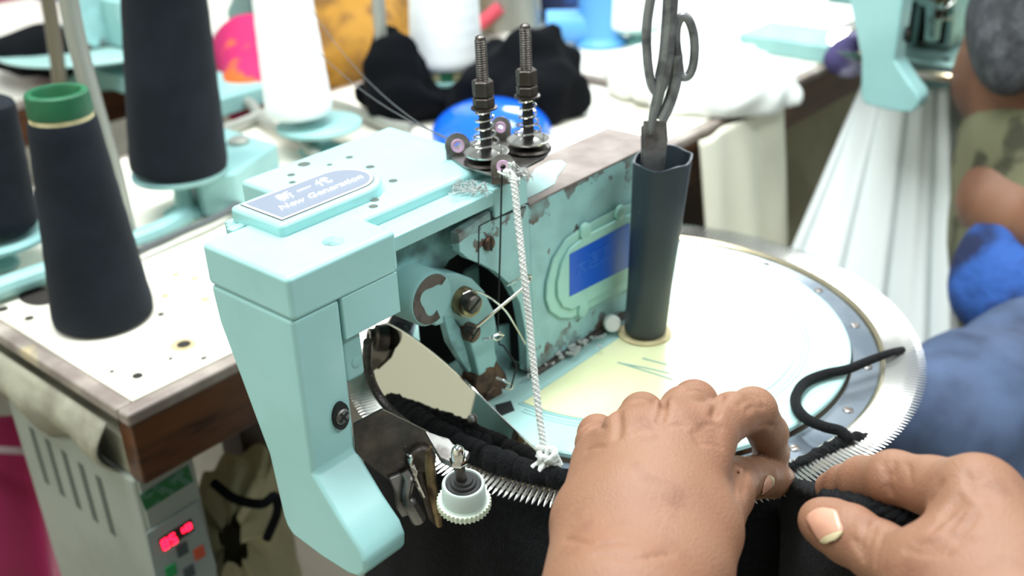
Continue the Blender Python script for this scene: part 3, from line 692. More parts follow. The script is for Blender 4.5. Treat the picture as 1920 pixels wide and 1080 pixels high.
# hanging cloth: wraps the dial front, falls in folds, bulges below the hands
A = []
for i in range(70):
    v = i / 69; row = []
    for j in range(220):
        u = j / 219; a = math.radians(-148 + (u) * 132)
        fold = math.sin(u * 31 + 1.2 * math.sin(v * 3)) * .6 + math.sin(u * 57 + 2 + v * 4) * .4
        r = .1845 + .003 * min(1, v * 20) + .030 * v + (.014 * v) * fold + .055 * math.exp(-((u - .72) / .16) ** 2) * (1 - math.exp(-v * 9)) * (1 - .3 * v)
        z = .7925 - .003 * min(1, v * 20) - .42 * v
        row.append((r * math.cos(a), r * math.sin(a), z))
    A.append(row)
obj('hanging_body', G().grid(A), 'knit_black', gm, smooth=180, solid=.003)
# loose black cord lying over the ring
pth = smoothpath([PZ(1692, 656, .803), PZ(1668, 662, .8085), PZ(1630, 676, .8085), PZ(1590, 692, .8075), PZ(1545, 702, .807), PZ(1512, 716, .807), PZ(1494, 738, .807), PZ(1493, 762, .807), PZ(1512, 785, .807), PZ(1545, 800, .807), PZ(1575, 808, .807), PZ(1592, 822, .805)], 8)
rr = [.0024 + .0010 * min(1, i / 30) for i in range(len(pth))]
bc = obj('yarn_tail', G().tube(pth, rr, 10), 'yarn_black', smooth=180, label='loose black yarn tail looping over the dial ring', cat='yarn')
# strip held between the hands
st_ = thing('knit_strip', P(1600, 935, .52), 'black knitted trim strip pinched between the two hands', 'trim')
sp_ = smoothpath([P(1590, 822, .6305), P(1540, 848, .622), P(1480, 884, .610), P(1462, 905, .596), P(1490, 912, .575), P(1528, 921, .525), P(1560, 929, .488), P(1600, 941, .463), P(1650, 957, .446), P(1690, 973, .440), P(1718, 978, .440), P(1742, 966, .442), P(1760, 952, .448)], 14)
obj('braid', twist(sp_, .0040, 46, 3), 'yarn_black', st_, smooth=180)
obj('strip_end', G().tube(smoothpath([P(1580, 826, .632), P(1600, 824, .634), P(1625, 821, .637)], 6), [.004 + .001 * math.sin(i) for i in range(13)], 10), 'yarn_black', st_, smooth=180)
B = []
for i in range(22):
    v = i / 21; row = []
    for j in range(60):
        u = j / 59; k = int(u * (len(sp_) - 60)) + 50; p = np.array(sp_[min(k, len(sp_) - 1)])
        row.append(p + np.array([0, 0, -.10 * v]) + FW * (.05 * v + .004 * math.sin(u * 22 + v * 3) * v))
    B.append(row)
obj('strip_cloth', G().grid(B), 'knit_black', st_, smooth=180, solid=.002)

# ================================================================== scissors and their holder
hb_ = np.array(PZ(1209, 622, .8055))
def up_to(px, py, base):      # point on the upright plane facing the camera through base
    n_ = nrm((FW[0], FW[1], 0)); return PP(px, py, base, n_)
ht = up_to(1243, 296, hb_); axh = nrm(ht - hb_); Lh = np.linalg.norm(ht - hb_)
sh = thing('scissors_holder', hb_ - np.array([0, 0, .0013]), 'black rubber tube holder for scissors, standing against the machine', 'holder')
prof = [(.0001, .0005), (.0122, .0005), (.0140, .0015), (.0146, .003), (.0152, Lh * .3), (.0172, Lh * .65), (.0200, Lh), (.0186, Lh), (.0160, Lh * .65), (.0140, Lh * .3), (.0001, Lh * .28)]
g = G().lathe(hb_, prof, d=axh, n=48)
# flare and slightly ragged lip
V = np.array(g.v); h_ = (V - hb_) @ axh; cen = hb_ + np.outer(h_, axh); rad = V - cen
k_ = np.clip((h_ / Lh - .6) / .4, 0, 1); ang = np.arctan2(rad @ RT, rad @ nrm(np.cross(axh, RT)))
V = cen + rad * (1 + .08 * k_ * np.sin(2 * ang + .6))[:, None] + np.outer(k_ ** 8 * .0022 * np.sin(ang + .4) + k_ ** 20 * .0009 * np.sin(5 * ang), axh); g.v = V.tolist()
obj('tube', g, 'rubber_black', sh, smooth=50)
obj('foot_pad', G().lathe(hb_ - np.array([0, 0, .0011]), [(.0185, 0), (.0185, .0008), (.0125, .0012), (.0001, .0012)], n=36), 'card_tan', sh)
sz = thing('scissors', hb_ + axh * Lh * .6, 'old iron scissors standing upright in the black holder', 'scissors')
sb = hb_ + RT * .001
def SP(px, py, off=0): return up_to(px, py, sb) + FW * off
def loop(name, pts, r, mat='scissor_iron', sq=None):
    obj(name, G().tube(smoothpath([SP(*p) for p in pts], 6), r, 10), mat, sz)
# left handle: long closed bow, right handle: smaller bow
lp = [(1233, 176), (1222, 160), (1216, 130), (1213, 95), (1212, 60), (1216, 20), (1224, -15), (1240, -40), (1256, -30), (1262, 0), (1258, 40), (1254, 90), (1250, 130), (1243, 160), (1234, 176)]
obj('left_bow', G().tube(smoothpath([SP(*p) for p in lp], 6), .0030, 10), 'scissor_iron', sz)
obj('left_shank', G().tube(smoothpath([SP(1258, -10), SP(1254, 50), SP(1248, 110), SP(1240, 150), SP(1233, 185), SP(1224, 220), SP(1220, 250)], 6), [.0048] * 18 + [.0042 - .0001 * i for i in range(19)], 10), 'scissor_iron', sz)
rp = [(1276, 130), (1272, 100), (1269, 70), (1271, 45), (1280, 29), (1292, 34), (1301, 58), (1304, 90), (1301, 120), (1294, 138), (1285, 143), (1276, 138)]
obj('right_bow', G().tube(smoothpath([SP(*p, .003) for p in rp + [rp[0]]], 6), .0029, 10), 'scissor_iron', sz)
obj('right_shank', G().tube(smoothpath([SP(1270, 100, .003), SP(1270, 135, .003), SP(1264, 165, .002), SP(1254, 195, .001), SP(1240, 225)], 6), [.0040] * 25, 10), 'scissor_iron', sz)
obj('blade', G().prism([SP(a, b, -.001) for a, b in ((1206, 226), (1250, 226), (1252, 260), (1248, 300), (1225, 460), (1215, 460), (1207, 300))], FW * .0028), 'scissor_iron', sz, bevel=.0006)
obj('blade', G().prism([SP(a, b, .0022) for a, b in ((1203, 235), (1225, 222), (1247, 240), (1247, 300), (1226, 455), (1216, 455), (1203, 300))], FW * .0026), 'scissor_iron', sz, bevel=.0006)
wc = np.array(PZ(1147, 618, .8055)); wd = nrm((.55, -.55, .25))
g = G().lathe(wc + np.array([0, 0, .006]), [(.0001, -.0052), (.0048, -.005), (.0058, -.004), (.0062, .0035), (.0052, .0052), (.0001, .0055)], d=wd, n=24)
g.v = [tuple(np.array(v) - np.array([0, 0, min(q[2] for q in g.v) - .8042])) for v in g.v]
obj('bottle_cap', g, 'white_plastic', label='small white plastic cap lying beside the scissors holder', cat='cap')
g = G(); rs = np.random.RandomState(9)
for (px, py, n, s) in ((1075, 652, 8, .0035), (1050, 662, 6, .003), (1103, 638, 3, .002), (1128, 627, 3, .002), (1020, 678, 5, .002), (1128, 648, 2, .0018), (1090, 640, 6, .003), (1000, 700, 4, .002)):
    for i in range(n):
        c = PZ(px + rs.normal() * 7, py + rs.normal() * 5, .8085); d = rs.normal(size=3); d[2] = abs(d[2]) * .3
        g.obox(c, nrm(d), frame(d)[0], frame(d)[1], s * (1 + rs.rand()), s * .7, s * .5)
obj('lint_crumbs', g, 'lint', smooth=0, label='white lint crumbs along the foot of the machine', cat='lint', kind='stuff')
g = G()
for i in range(60):
    c = PZ(852 + rs.rand() * 60, 352 + rs.normal() * 5, .9475); g.tube(smoothpath([c + rs.normal(size=3) * .0016 for _ in range(4)], 4), .00022, 4)
for i in range(12):
    c = P(960 + rs.rand() * 30, 325 + rs.normal() * 5, .613); g.tube(smoothpath([c + rs.normal(size=3) * .003 for _ in range(4)], 4), .0003, 4)
obj('lint_fluff', g, 'lint', label='fluffy grey lint caught below the tension unit', cat='lint', kind='stuff')

# ================================================================== hands
def hand(js, palm, kf=.0035, kp=.007, grooves=()):
    js = [[(P(*q[:3]), q[3]) for q in f] for f in js]; palm = [[(P(*q[:3]), q[3]) for q in f] for f in palm]
    gr = []
    def base(p):
        p = p.astype(np.float32); pm = None
        for c in palm:
            q = chain(p, c, .010); pm = q if pm is None else smin(pm, q, .011)
        out = None
        for f in js:
            q = smin(pm, chain(p, f, kf), kp); out = q if out is None else smin(out, q, .0022)
        return out
    def march(px, py):
        d = ray(px, py); t = .25
        for _ in range(80):
            s = float(base((CAM + d * t)[None].astype(np.float32))[0]); t += s * .9
            if s < 1e-4: return CAM + d * t
            if t > 1: return None
    for (pts, r) in grooves:
        q = [march(*p) for p in pts]
        if all(x is not None for x in q): gr.append((q, r))
    def full(p):
        d = base(p)
        for q, r in gr:
            m = None
            for a, b in zip(q[:-1], q[1:]):
                c = cap(p.astype(np.float32), a, b, r, r); m = c if m is None else np.minimum(m, c)
            d = -smin(-d, m, .0022)
        return d
    allp = np.array([q[0] for f in js + palm for q in f]); mr = .03
    return full, march, allp.min(0) - mr, allp.max(0) + mr
def nail(march, full, px, py, ax_px, w, l, parent, mat='nail', tipmat='nail_edge'):
    c = march(px, py); e = 1e-3
    def gradn(p):
        q = np.array([p + np.eye(3)[i] * e * s for i in range(3) for s in (1, -1)], np.float32); f = full(q); return nrm([f[0] - f[1], f[2] - f[3], f[4] - f[5]])
    n = gradn(c); a = RT * ax_px[0] - UP * ax_px[1]; a = nrm(a - n * np.dot(a, n)); b = np.cross(n, a)
    for nm, u0, u1, mt, off in (('nail', -1, .72, mat, .0004), ('nail_tip', .66, 1.0, tipmat, .0006)):
        R = []
        for i in range(11):
            u = u0 + (u1 - u0) * i / 10; row = []
            for j in range(9):
                v = -1 + 2 * j / 8; ww = math.sqrt(max(.02, 1 - max(0, abs(u) - .35) ** 2 / .46))
                p = c + a * u * l + b * v * w * ww + n * .004 
                for _ in range(8): p = p - gradn(p) * (float(full(p[None].astype(np.float32))[0]) - off - .0006 * (1 - v * v))
                row.append(p)
            R.append(row)
        obj(nm, G().grid(R), mt, parent, smooth=180, solid=.0006)
# the hand on the left (its back to us)
LJ = [
    [(1318, 822, .486, .0130), (1372, 780, .512, .0110), (1412, 770, .532, .0114), (1440, 812, .556, .0100), (1446, 850, .574, .0092), (1440, 882, .584, .0080)],   # index
    [(1250, 812, .480, .0130), (1282, 768, .508, .0108), (1302, 756, .532, .0112), (1318, 800, .560, .0098), (1318, 845, .584, .0085)],                                # middle
    [(1182, 828, .482, .0125), (1196, 790, .508, .0102), (1204, 777, .530, .0106), (1222, 815, .556, .0095), (1228, 850, .578, .0085)],                                # ring
    [(1128, 866, .492, .0112), (1117, 832, .515, .0094), (1120, 814, .530, .0094), (1142, 840, .550, .0086), (1160, 870, .570, .0078)],                                # little
    [(1310, 1000, .448, .0165), (1355, 925, .492, .0140), (1382, 900, .530, .0112), (1415, 895, .552, .0108), (1446, 898, .570, .0098), (1462, 897, .578, .0080)],     # thumb
]
LP = [
    [(1318, 822, .486, .0140), (1270, 960, .450, .0165), (1215, 1130, .410, .0200)],
    [(1250, 812, .480, .0140), (1215, 960, .444, .0170), (1180, 1140, .408, .0200)],
    [(1182, 828, .482, .0135), (1160, 960, .448, .0165), (1140, 1140, .410, .0190)],
    [(1128, 866, .492, .0125), (1112, 980, .456, .0150), (1105, 1130, .414, .0185)],
    [(1310, 1000, .450, .0170), (1270, 1080, .430, .0190), (1210, 1170, .402, .0200)],
    [(1160, 1150, .404, .0235), (1120, 1400, .370, .0270), (1060, 1900, .330, .0320)],
]
LGr = [([(1312, 800), (1332, 795), (1352, 802)], .0007), ([(1310, 832), (1332, 830), (1352, 838)], .0006), ([(1190, 816), (1208, 812), (1226, 816)], .0006), ([(1252, 800), (1268, 796), (1284, 800)], .0005), ([(1385, 760), (1400, 750), (1418, 748)], .0006), ([(1400, 770), (1414, 760), (1432, 762)], .0005), ([(1285, 735), (1300, 730), (1318, 735)], .0005), ([(1190, 755), (1204, 750), (1220, 755)], .0005),
       ([(1425, 800), (1440, 796), (1455, 800)], .0006), ([(1100, 845), (1112, 838), (1130, 838)], .0006), ([(1382, 868), (1384, 895), (1380, 930)], .0008), ([(1352, 742), (1346, 760), (1338, 780)], .0018), ([(1246, 745), (1244, 765), (1238, 788)], .0018), ([(1158, 772), (1160, 795), (1158, 818)], .0018), ([(1060, 1010), (1110, 1022), (1180, 1016)], .0004), ([(1120, 1040), (1190, 1050), (1260, 1040)], .0004), ([(1398, 742), (1412, 738), (1428, 745)], .0005), ([(1292, 724), (1304, 720), (1318, 724)], .0005), ([(1300, 812), (1322, 806), (1345, 812)], .0007), ([(1305, 822), (1325, 817), (1348, 824)], .0006), ([(1185, 806), (1205, 800), (1225, 805)], .0006),
       ([(1395, 872), (1398, 895), (1392, 925)], .0007), ([(1098, 800), (1112, 792), (1130, 792)], .0006), ([(1098, 810), (1112, 802), (1134, 803)], .0006)]
fL, mL, lo, hi = hand(LJ, LP, grooves=LGr)
hi2 = hi.copy(); gl = nets(fL, lo, hi2, .0012)
# the hand on the right
RJ = [
    [(1832, 930, .408, .0140), (1748, 912, .430, .0118), (1676, 896, .448, .0112), (1618, 900, .474, .0102), (1584, 910, .492, .0092), (1560, 914, .502, .0078)],     # index
    [(1862, 985, .404, .0140), (1822, 985, .432, .0115), (1800, 1010, .450, .0104), (1806, 1040, .462, .0095), (1820, 1060, .462, .0085)],                               # middle, curled
    [(1885, 1040, .400, .0130), (1830, 1005, .432, .0110), (1800, 1020, .448, .0100), (1815, 1050, .458, .0090)],                                                        # ring
    [(1905, 1090, .396, .0120), (1860, 1060, .428, .0100), (1835, 1070, .440, .0090)],                                                                                  # little
    [(1800, 1135, .382, .0175), (1728, 1084, .398, .0140), (1650, 1036, .420, .0120), (1592, 1002, .436, .0120), (1556, 984, .446, .0108), (1538, 976, .449, .0092)],   # thumb
]
RP_ = [
    [(1832, 930, .408, .0150), (1880, 1080, .385, .0180), (1925, 1240, .360, .0200)],
    [(1862, 985, .406, .0150), (1905, 1110, .388, .0180), (1945, 1250, .362, .0200)],
    [(1885, 1040, .402, .0140), (1925, 1140, .388, .0170), (1960, 1260, .364, .0190)],
    [(1728, 1072, .398, .0145), (1780, 1080, .392, .0160), (1832, 1010, .400, .0150)],
    [(1800, 1130, .384, .0185), (1870, 1190, .368, .0200), (1930, 1250, .358, .0200)],
    [(1850, 1060, .396, .0160), (1800, 1080, .392, .0160)],
    [(1940, 1250, .356, .0230), (2040, 1480, .335, .0260), (2200, 1800, .320, .0300)],
]
RGr = [([(1655, 868), (1660, 880), (1662, 890)], .0007), ([(1672, 866), (1676, 880), (1676, 892)], .0006), ([(1790, 950), (1772, 972), (1750, 990)], .0008), ([(1812, 950), (1796, 972), (1776, 996)], .0007),
       ([(1830, 960), (1815, 985), (1796, 1008)], .0006), ([(1600, 1012), (1612, 1028), (1618, 1048)], .0006), ([(1655, 1000), (1650, 1025), (1640, 1055)], .0006), ([(1700, 1030), (1740, 1040), (1780, 1038)], .0006),
       ([(1822, 900), (1830, 915), (1832, 932)], .0005), ([(1858, 910), (1862, 930), (1860, 950)], .0005), ([(1700, 870), (1706, 885), (1706, 900)], .0004), ([(1664, 888), (1664, 905), (1668, 922)], .0011), ([(1762, 908), (1752, 926), (1742, 940)], .0009), ([(1800, 930), (1785, 945), (1770, 962)], .0010), ([(1775, 968), (1790, 955), (1806, 940)], .0007),
       ([(1625, 975), (1622, 1000), (1612, 1030)], .0007), ([(1640, 985), (1634, 1010), (1622, 1042)], .0006), ([(1720, 1020), (1750, 1018), (1790, 1005)], .0007), ([(1740, 1030), (1780, 1025), (1820, 1010)], .0006),
       ([(1812, 885), (1816, 905), (1818, 925)], .0005), ([(1840, 895), (1846, 912), (1848, 935)], .0005)]
fR, mR, lo2, hi2 = hand(RJ, RP_, grooves=RGr)
gr_ = nets(fR, lo2, hi2, .0012)
both = G(); both.add(gl.v, gl.f); both.add(gr_.v, gr_.f)
pe = obj('person', both, 'skin', smooth=180, label='person working at the dial, two bare brown hands pinching black trim onto the needles', cat='person')
md = pe.modifiers.new('sm', 'SMOOTH'); md.factor = .5; md.iterations = 2
nail(mL, fL, 1438, 910, (1, -.18), .0062, .0070, pe)
nail(mR, fR, 1546, 984, (.72, .62), .0096, .0098, pe)
# ================================================================== control box under the near table
bxX = -.286
q0 = PX(250, 932, bxX); q1 = PX(362, 868, bxX); ztop = TZ - .0665
cb = thing('control_box', (bxX - .09, (q0[1] + q1[1]) / 2, .36), 'grey motor control box with red digits, mounted under the near table corner', 'control box')
y0b, y1b = q0[1] + .002, q1[1] + .002
obj('housing', G().box((bxX - .21, y0b, .40), (bxX, y1b, ztop)), 'box_grey', cb, bevel=.004)
obj('front_frame', G().box((bxX, y0b + .003, .42), (bxX + .003, y1b - .003, ztop - .002)), 'box_grey', cb, bevel=.0015)
xf = bxX + .0031
def fquad(pts, x, ext=.0006): return G().prism([PX(a, b, x) for a, b in pts], (ext, 0, 0))
obj('green_label', fquad(((262, 928), (352, 872), (362, 902), (272, 958)), xf), 'label_green', cb, smooth=0)
pn = obj('key_panel', fquad(((272, 1000), (368, 938), (404, 1058), (404, 1130), (300, 1130)), xf, .0015), 'box_panel', cb, bevel=.0006)
xd = xf + .0016
obj('display_window', fquad(((296, 1012), (358, 972), (364, 994), (304, 1034)), xd, .0004), 'led_off', pn, smooth=0)
e0, e1, e2 = PX(298, 1014, xd), PX(357, 977, xd), PX(305, 1034, xd); ey = (e1 - e0); ez = (e0 - e2)
def seg7(k, on):
    segs = {'a': ((.1, 1), (.9, 1)), 'b': ((.9, 1), (.9, .5)), 'c': ((.9, .5), (.9, 0)), 'd': ((.1, 0), (.9, 0)), 'e': ((.1, 0), (.1, .5)), 'f': ((.1, .5), (.1, 1)), 'g': ((.1, .5), (.9, .5))}
    g = G()
    for s in on:
        (a, b), (c, d) = segs[s]
        f = lambda u, v: e2 + ey * ((k + .12 + u * .76) / 4) + ez * (.12 + v * .76) + np.array([.0008, 0, 0])
        g.tube([f(a, b), f(c, d)], .0009, 6)
    obj('digit', g, 'led_red', pn)
for k, on in enumerate(('abcdefg', 'afgcd', 'b', 'abfg')): seg7(k, on)
for (px, py, mt) in ((341, 1030, 'button_grey'), (373, 1036, 'button_red'), (320, 1070, 'button_green'), (354, 1072, 'button_grey')):
    c = PX(px, py, xd); obj('button', G().box(c + np.array([-.0002, -.005, -.0058]), c + np.array([.0014, .005, .0058])), mt, pn, bevel=.0006)
for k in range(5):
    xa = bxX - .055 - .028 * k; obj('vent_slot', G().prism([(xa, y0b - .0004, .60), (xa - .009, y0b - .0004, .60), (xa - .009, y0b - .0004, .66), (xa, y0b - .0004, .66)], (0, .0012, 0)), 'vent_dark', cb, smooth=0)
# torn beige cover along the left apron
A = []
for i in range(10):
    v = i / 9; row = []
    for j in range(60):
        u = j / 59; x = -.30 - .55 * u
        row.append((x, -.2475 - .012 * math.sin(v * pi) - .004 * math.sin(u * 25 + v * 3) * v, .732 - v * (.045 + .018 * u + .006 * math.sin(u * 40))))
    A.append(row)
obj('apron_cover', G().grid(A), 'rail_beige', smooth=180, solid=.002, label='torn beige cloth strip along the left edge of the near table', cat='cloth')
# magenta cloth, beige bags below
A = []
for i in range(30):
    v = i / 29; row = []
    for j in range(50):
        u = j / 49; p = P(-160 + 260 * u, 780 + v * 500, 1.12) + FW * (.03 * math.sin(u * 11) * (.3 + v)); row.append(p + RT * (.01 + .03 * v * u))
    A.append(row)
mg = thing('magenta_dress', P(50, 1080, 1.0), 'magenta dress cloth with a pale trim line, below the table at far left', 'clothing')
obj('cloth', G().grid(A), 'magenta_cloth', mg, smooth=180, solid=.004)
obj('trim', G().tube(smoothpath([P(-120, 838, 1.085), P(-40, 842, 1.075), P(30, 845, 1.08), P(75, 848, 1.09)], 6), .004, 8), 'grey_trim', mg)
def sack(name, pts, d, mat, label, cat, depth=.06, parent=None):
    """soft bag from an outline: swollen towards the middle"""
    c = np.mean(np.array(pts, float), 0); g = G(); A = []
    n = 40; ring = smoothpath(pts + [pts[0]], 6)[:-1]
    for sgn in (1,):
        for k in range(-6, 7):
            t = k / 6; s = math.sqrt(max(0, 1 - t * t)); row = []
            for i_, q in enumerate(ring): row.append(P(*(c + (np.array(q) - c) * (.25 + .75 * s)), d) + FW * depth * t * (1 + .15 * math.sin(i_ * .9)) + np.array([0, 0, .006 * math.sin(i_ * 1.3 + k)]))
            row.append(row[0]); A.append(row)
    return obj(name, g.grid(A), mat, parent, smooth=180, label=label, cat=cat)
sack('cloth_bag', [(375, 905), (420, 860), (500, 840), (525, 880), (540, 1000), (560, 1150), (420, 1180), (395, 1020)], 1.02, 'beige_bag', 'beige cloth bag hanging between the control box and the machine leg', 'bag')
obj('cable', G().tube(smoothpath([P(400, 905, .93), P(440, 935, .92), P(490, 945, .92), P(515, 930, .92), P(520, 960, .93), P(500, 1010, .94)], 6), .0042, 8), 'black_cloth', label='dark cable loop behind the machine leg', cat='cable')

# ================================================================== yarn cones on stands
def cone(base, top, rb, rt, mat, label, tip=None, tiph=.0, group='yarn cones', card=False):
    base = np.array(base); top = np.array(top); ax = nrm(top - base); L = np.linalg.norm(top - base)
    c = thing('yarn_cone', base, label, 'yarn cone', group)
    pr = [(.012, 0), (rb * .9, 0), (rb * .985, .003), (rb, .010)]
    for k in range(1, 20):
        t = k / 20; pr.append((rb + (rt - rb) * t + .0002 * math.sin(k * 2.1), .010 + (L - .014) * t))
    pr += [(rt, L - .003), (rt * .96, L), (.012, L + .001)]
    obj('yarn', G().lathe(base, pr, d=ax, n=56), mat, c, smooth=60)
    if tip:
        obj('cone_tube', G().lathe(base + ax * (L - .004), [(rt * .93, 0), (rt * .90, tiph * .35)], d=ax, n=40), 'card_tan', c)
        obj('cone_tip', G().lathe(base + ax * (L - .004), [(rt * .91, tiph * .3), (rt * .93, tiph * .36), (rt * .90, tiph * .95), (rt * .86, tiph), (rt * .70, tiph), (rt * .66, tiph * .9), (rt * .66, -.01), (.001, -.012)], d=ax, n=40), tip, c)
    if card:
        obj('cone_tube', G().lathe(base - ax * .012, [(rb * .86, 0), (rb * .9, .012), (.01, .012)], d=ax, n=40), 'card_tan', c)
        u, v, w_ = frame(ax); vv = nrm(-FW - ax * np.dot(-FW, ax)); uu = np.cross(vv, ax)
        obj('green_tab', G().prism([base - ax * .011 + (vv * math.cos(a) + uu * math.sin(a)) * rb * .905 + ax * h for a, h in ((-.25, 0), (.12, 0), (.12, .011), (-.25, .011))], vv * .0012), 'cone_green', c, smooth=0)
    return c
def upq(px, py, base): return PP(px, py, base, nrm((FW[0], FW[1], 0)))
def stand(plate_px, stem_px, R, label, arm=None, mat='teal_old', thick=.008, stem=.011):
    sb_ = np.array(PZ(*stem_px, TZ + .0005)); pc = upq(*plate_px, sb_)
    s = thing('cone_stand', sb_, label, 'cone stand', 'cone stands')
    obj('plate', G().lathe(pc, [(.012, -.012), (R * .5, -thick), (R, -thick * .5), (R * 1.01, 0), (R * .97, .001), (.001, .001)], n=44), mat, s)
    obj('stem', G().tube([sb_ + np.array([0, 0, .001]), (sb_ + pc) / 2, pc - np.array([0, 0, .008])], [stem, stem * .85, stem * .8], 16), mat, s)
    obj('foot', G().lathe(sb_, [(stem * 2, 0), (stem * 2, .004), (stem * 1.1, .010), (.001, .010)], n=28), mat, s)
    if arm: obj('arm', G().tube(smoothpath(arm, 6), .010, 10), mat, s)
    return pc
b = np.array(PZ(196, 594, TZ + .001)); cone(b, upq(116, 222, b), .0415, .0265, 'cone_navy', 'navy yarn cone with a green plastic tip, standing on the near table', 'cone_green', .026)
arm_ = [np.array(PZ(348, 404, TZ + .012)), np.array(PZ(300, 432, TZ + .012)), np.array(PZ(200, 470, TZ + .012)), np.array(PZ(90, 510, TZ + .012)), np.array(PZ(-30, 552, TZ + .012))]
pc = stand((337, 318), (348, 402), .048, 'teal cone stand with a long arm across the table, under the tall navy cone', arm_)
cone(pc + np.array([0, 0, .002]), upq(303, -60, pc) , .0485, .0385, 'cone_navy', 'tall navy yarn cone on a teal stand, cut by the top edge')
pc = stand((-8, 440), (-8, 500), .05, 'teal cone stand at the far left edge of the table')
cone(pc + np.array([0, 0, .012]), upq(-35, 190, pc), .040, .028, 'cone_navy', 'navy yarn cone cut by the left edge of the picture')
pc = stand((598, 232), (602, 282), .050, 'teal cone stand under the slanting white cone', stem=.013)
pb = pc + (upq(556, 205, pc) - upq(572, 226, pc))
cone(upq(562, 212, pc), upq(520, -60, pc), .039, .032, 'cone_white', 'white yarn cone leaning left, behind the nameplate of the machine')
pc = stand((838, 140), (846, 196), .046, 'pale teal cone stand in front of the black cloth heap', stem=.013)
cone(pc + np.array([0, 0, .014]), upq(829, -80, pc), .047, .043, 'cone_white', 'white yarn cone with a tan and green base, left of the tension posts', card=True)
pc = stand((1190, 48), (1196, 80), .04, 'teal cone stand at the top, beside the blue cylinder', stem=.012)
cone(pc + np.array([0, 0, .002]), upq(1186, -90, pc), .048, .040, 'cone_white', 'white yarn cone at the top edge, left of the scissors')
# ================================================================== clutter on the tables
def pole(name, pts, r, mat, label, cat='pole'):
    t = thing(name, pts[-1], label, cat)
    obj('rod', G().tube(smoothpath(pts, 5), r, 12), mat, t); obj('collar', G().lathe(pts[-1], [(r * 2.2, 0), (r * 2.2, .008), (r * 1.2, .014), (.001, .014)], n=20), mat, t)
b = np.array(PZ(128, 250, TZ)); pole('yarn_stand_pole', [upq(80, -60, b), upq(100, 60, b), upq(116, 180, b), b], .009, 'pole_bronze', 'thin bronze pole behind the green-tipped navy cone')
b = np.array(PZ(246, 470, TZ)); pole('yarn_stand_pole', [upq(118, -60, b), upq(140, 60, b), upq(172, 180, b), upq(215, 330, b), b], .0085, 'pole_grey', 'bent grey pole between the two navy cones')
b = np.array(PZ(730, 228, TZ)); pole('yarn_stand_pole', [upq(706, -40, b), upq(716, 90, b), b], .008, 'pole_grey', 'thin grey pole between the two white cones')
for k, (pp, lab) in enumerate(((((400, 250), (450, 232), (500, 212), (540, 205)), 'grey metal bar lying behind the tall navy cone'), (((610, 190), (660, 205), (720, 232), (770, 240)), 'grey metal bar lying right of the leaning white cone'),
                          (((420, 195), (440, 182), (470, 195), (500, 230), (560, 262), (600, 300)), 'grey bent wire rod between the tall navy cone and the white cone'), (((260, 470), (330, 440), (420, 400), (470, 360)), 'dark cable on the table behind the machine head'))):
    obj('metal_bar', G().tube(smoothpath([np.array(PZ(a, b_, TZ + .011)) for a, b_ in pp], 5), .007 if k < 3 else .0035, 8), 'pole_grey' if k < 3 else 'thread_grey', label=lab, cat='bar')
# teal base casting behind the tall cone
bc_ = thing('machine_base', np.array(PZ(440, 330, TZ)), 'teal machine base plate with a bolt, behind the machine nameplate', 'machine part')
zz = TZ + .045
tp_ = [np.array(PZ(a, b_, zz)) for a, b_ in ((330, 300), (420, 238), (520, 268), (440, 325), (370, 335))]
obj('plate', G().prism([p - np.array([0, 0, .0445]) for p in tp_], (0, 0, .0445)), 'teal_old', bc_, bevel=.004)
obj('bolt', G().lathe(PZ(448, 268, zz), [(.012, 0), (.012, .004), (.009, .006), (.001, .006)], n=20), 'pole_grey', bc_)
def dome(px, py, R, sq, label, z0=TZ, stemh=0):
    c = np.array(PZ(px, py, z0)); t = thing('blue_dome', c, label, 'plastic dome')
    pr = [(R * .92, .001), (R, .008)] + [(R * math.cos(a), .008 + R * sq * math.sin(a)) for a in np.linspace(.1, 1.5, 12)] + [(.0005, .008 + R * sq)]
    obj('shell', G().lathe(c + np.array([0, 0, stemh]), pr, n=48), 'blue_plastic', t)
    obj('rim', G().lathe(c + np.array([0, 0, stemh]), [(R * .90, 0), (R * .96, 0), (R * .96, .003), (R * .90, .003), (R * .90, 0)], n=48), 'blue_deep', t)
    if stemh: obj('stem', G().lathe(c, [(.035, 0), (.035, .006), (.022, .02), (.02, stemh), (.001, stemh)], n=24), 'blue_deep', t)
dome(922, 262, .073, .55, 'glossy blue plastic dome behind the tension posts')
dome(168, 118, .062, .5, 'glossy blue plastic dome on a stem, at the top left', stemh=.11)
def heap(name, balls, mat, label, cat, h=.006, namp=.012, ns=60, flat=TZ + .001, seed=1):
    def fn(p):
        p = p.astype(np.float32); d = None
        for c, r in balls:
            q = ell(p, c, r); d = q if d is None else smin(d, q, .03)
        d = d + namp * fnoise(p, ns, seed); return np.maximum(d, flat - p[..., 2])
    lo = np.min([np.array(c) - np.array(r) for c, r in balls], 0) - .03; hi = np.max([np.array(c) + np.array(r) for c, r in balls], 0) + .03; lo[2] = flat - .01
    return obj(name, nets(fn, lo, hi, h), mat, smooth=180, label=label, cat=cat)
B_ = lambda px, py, z, r: (np.array(PZ(px, py, z)), r)
heap('cloth_heap', [B_(960, 165, .78, (.07, .06, .055)), B_(1015, 175, .775, (.055, .06, .05)), B_(1000, 140, .80, (.04, .05, .05)), B_(925, 190, .77, (.07, .05, .035))], 'black_cloth', 'crumpled black cloth heap behind the tension posts', 'cloth', namp=.016, ns=95)
heap('cloth_heap', [B_(742, 165, .79, (.035, .035, .05)), B_(765, 185, .77, (.06, .05, .03)), B_(745, 130, .82, (.028, .03, .05))], 'black_cloth', 'crumpled black cloth heap between the two white cones', 'cloth', namp=.014, ns=95, seed=3)
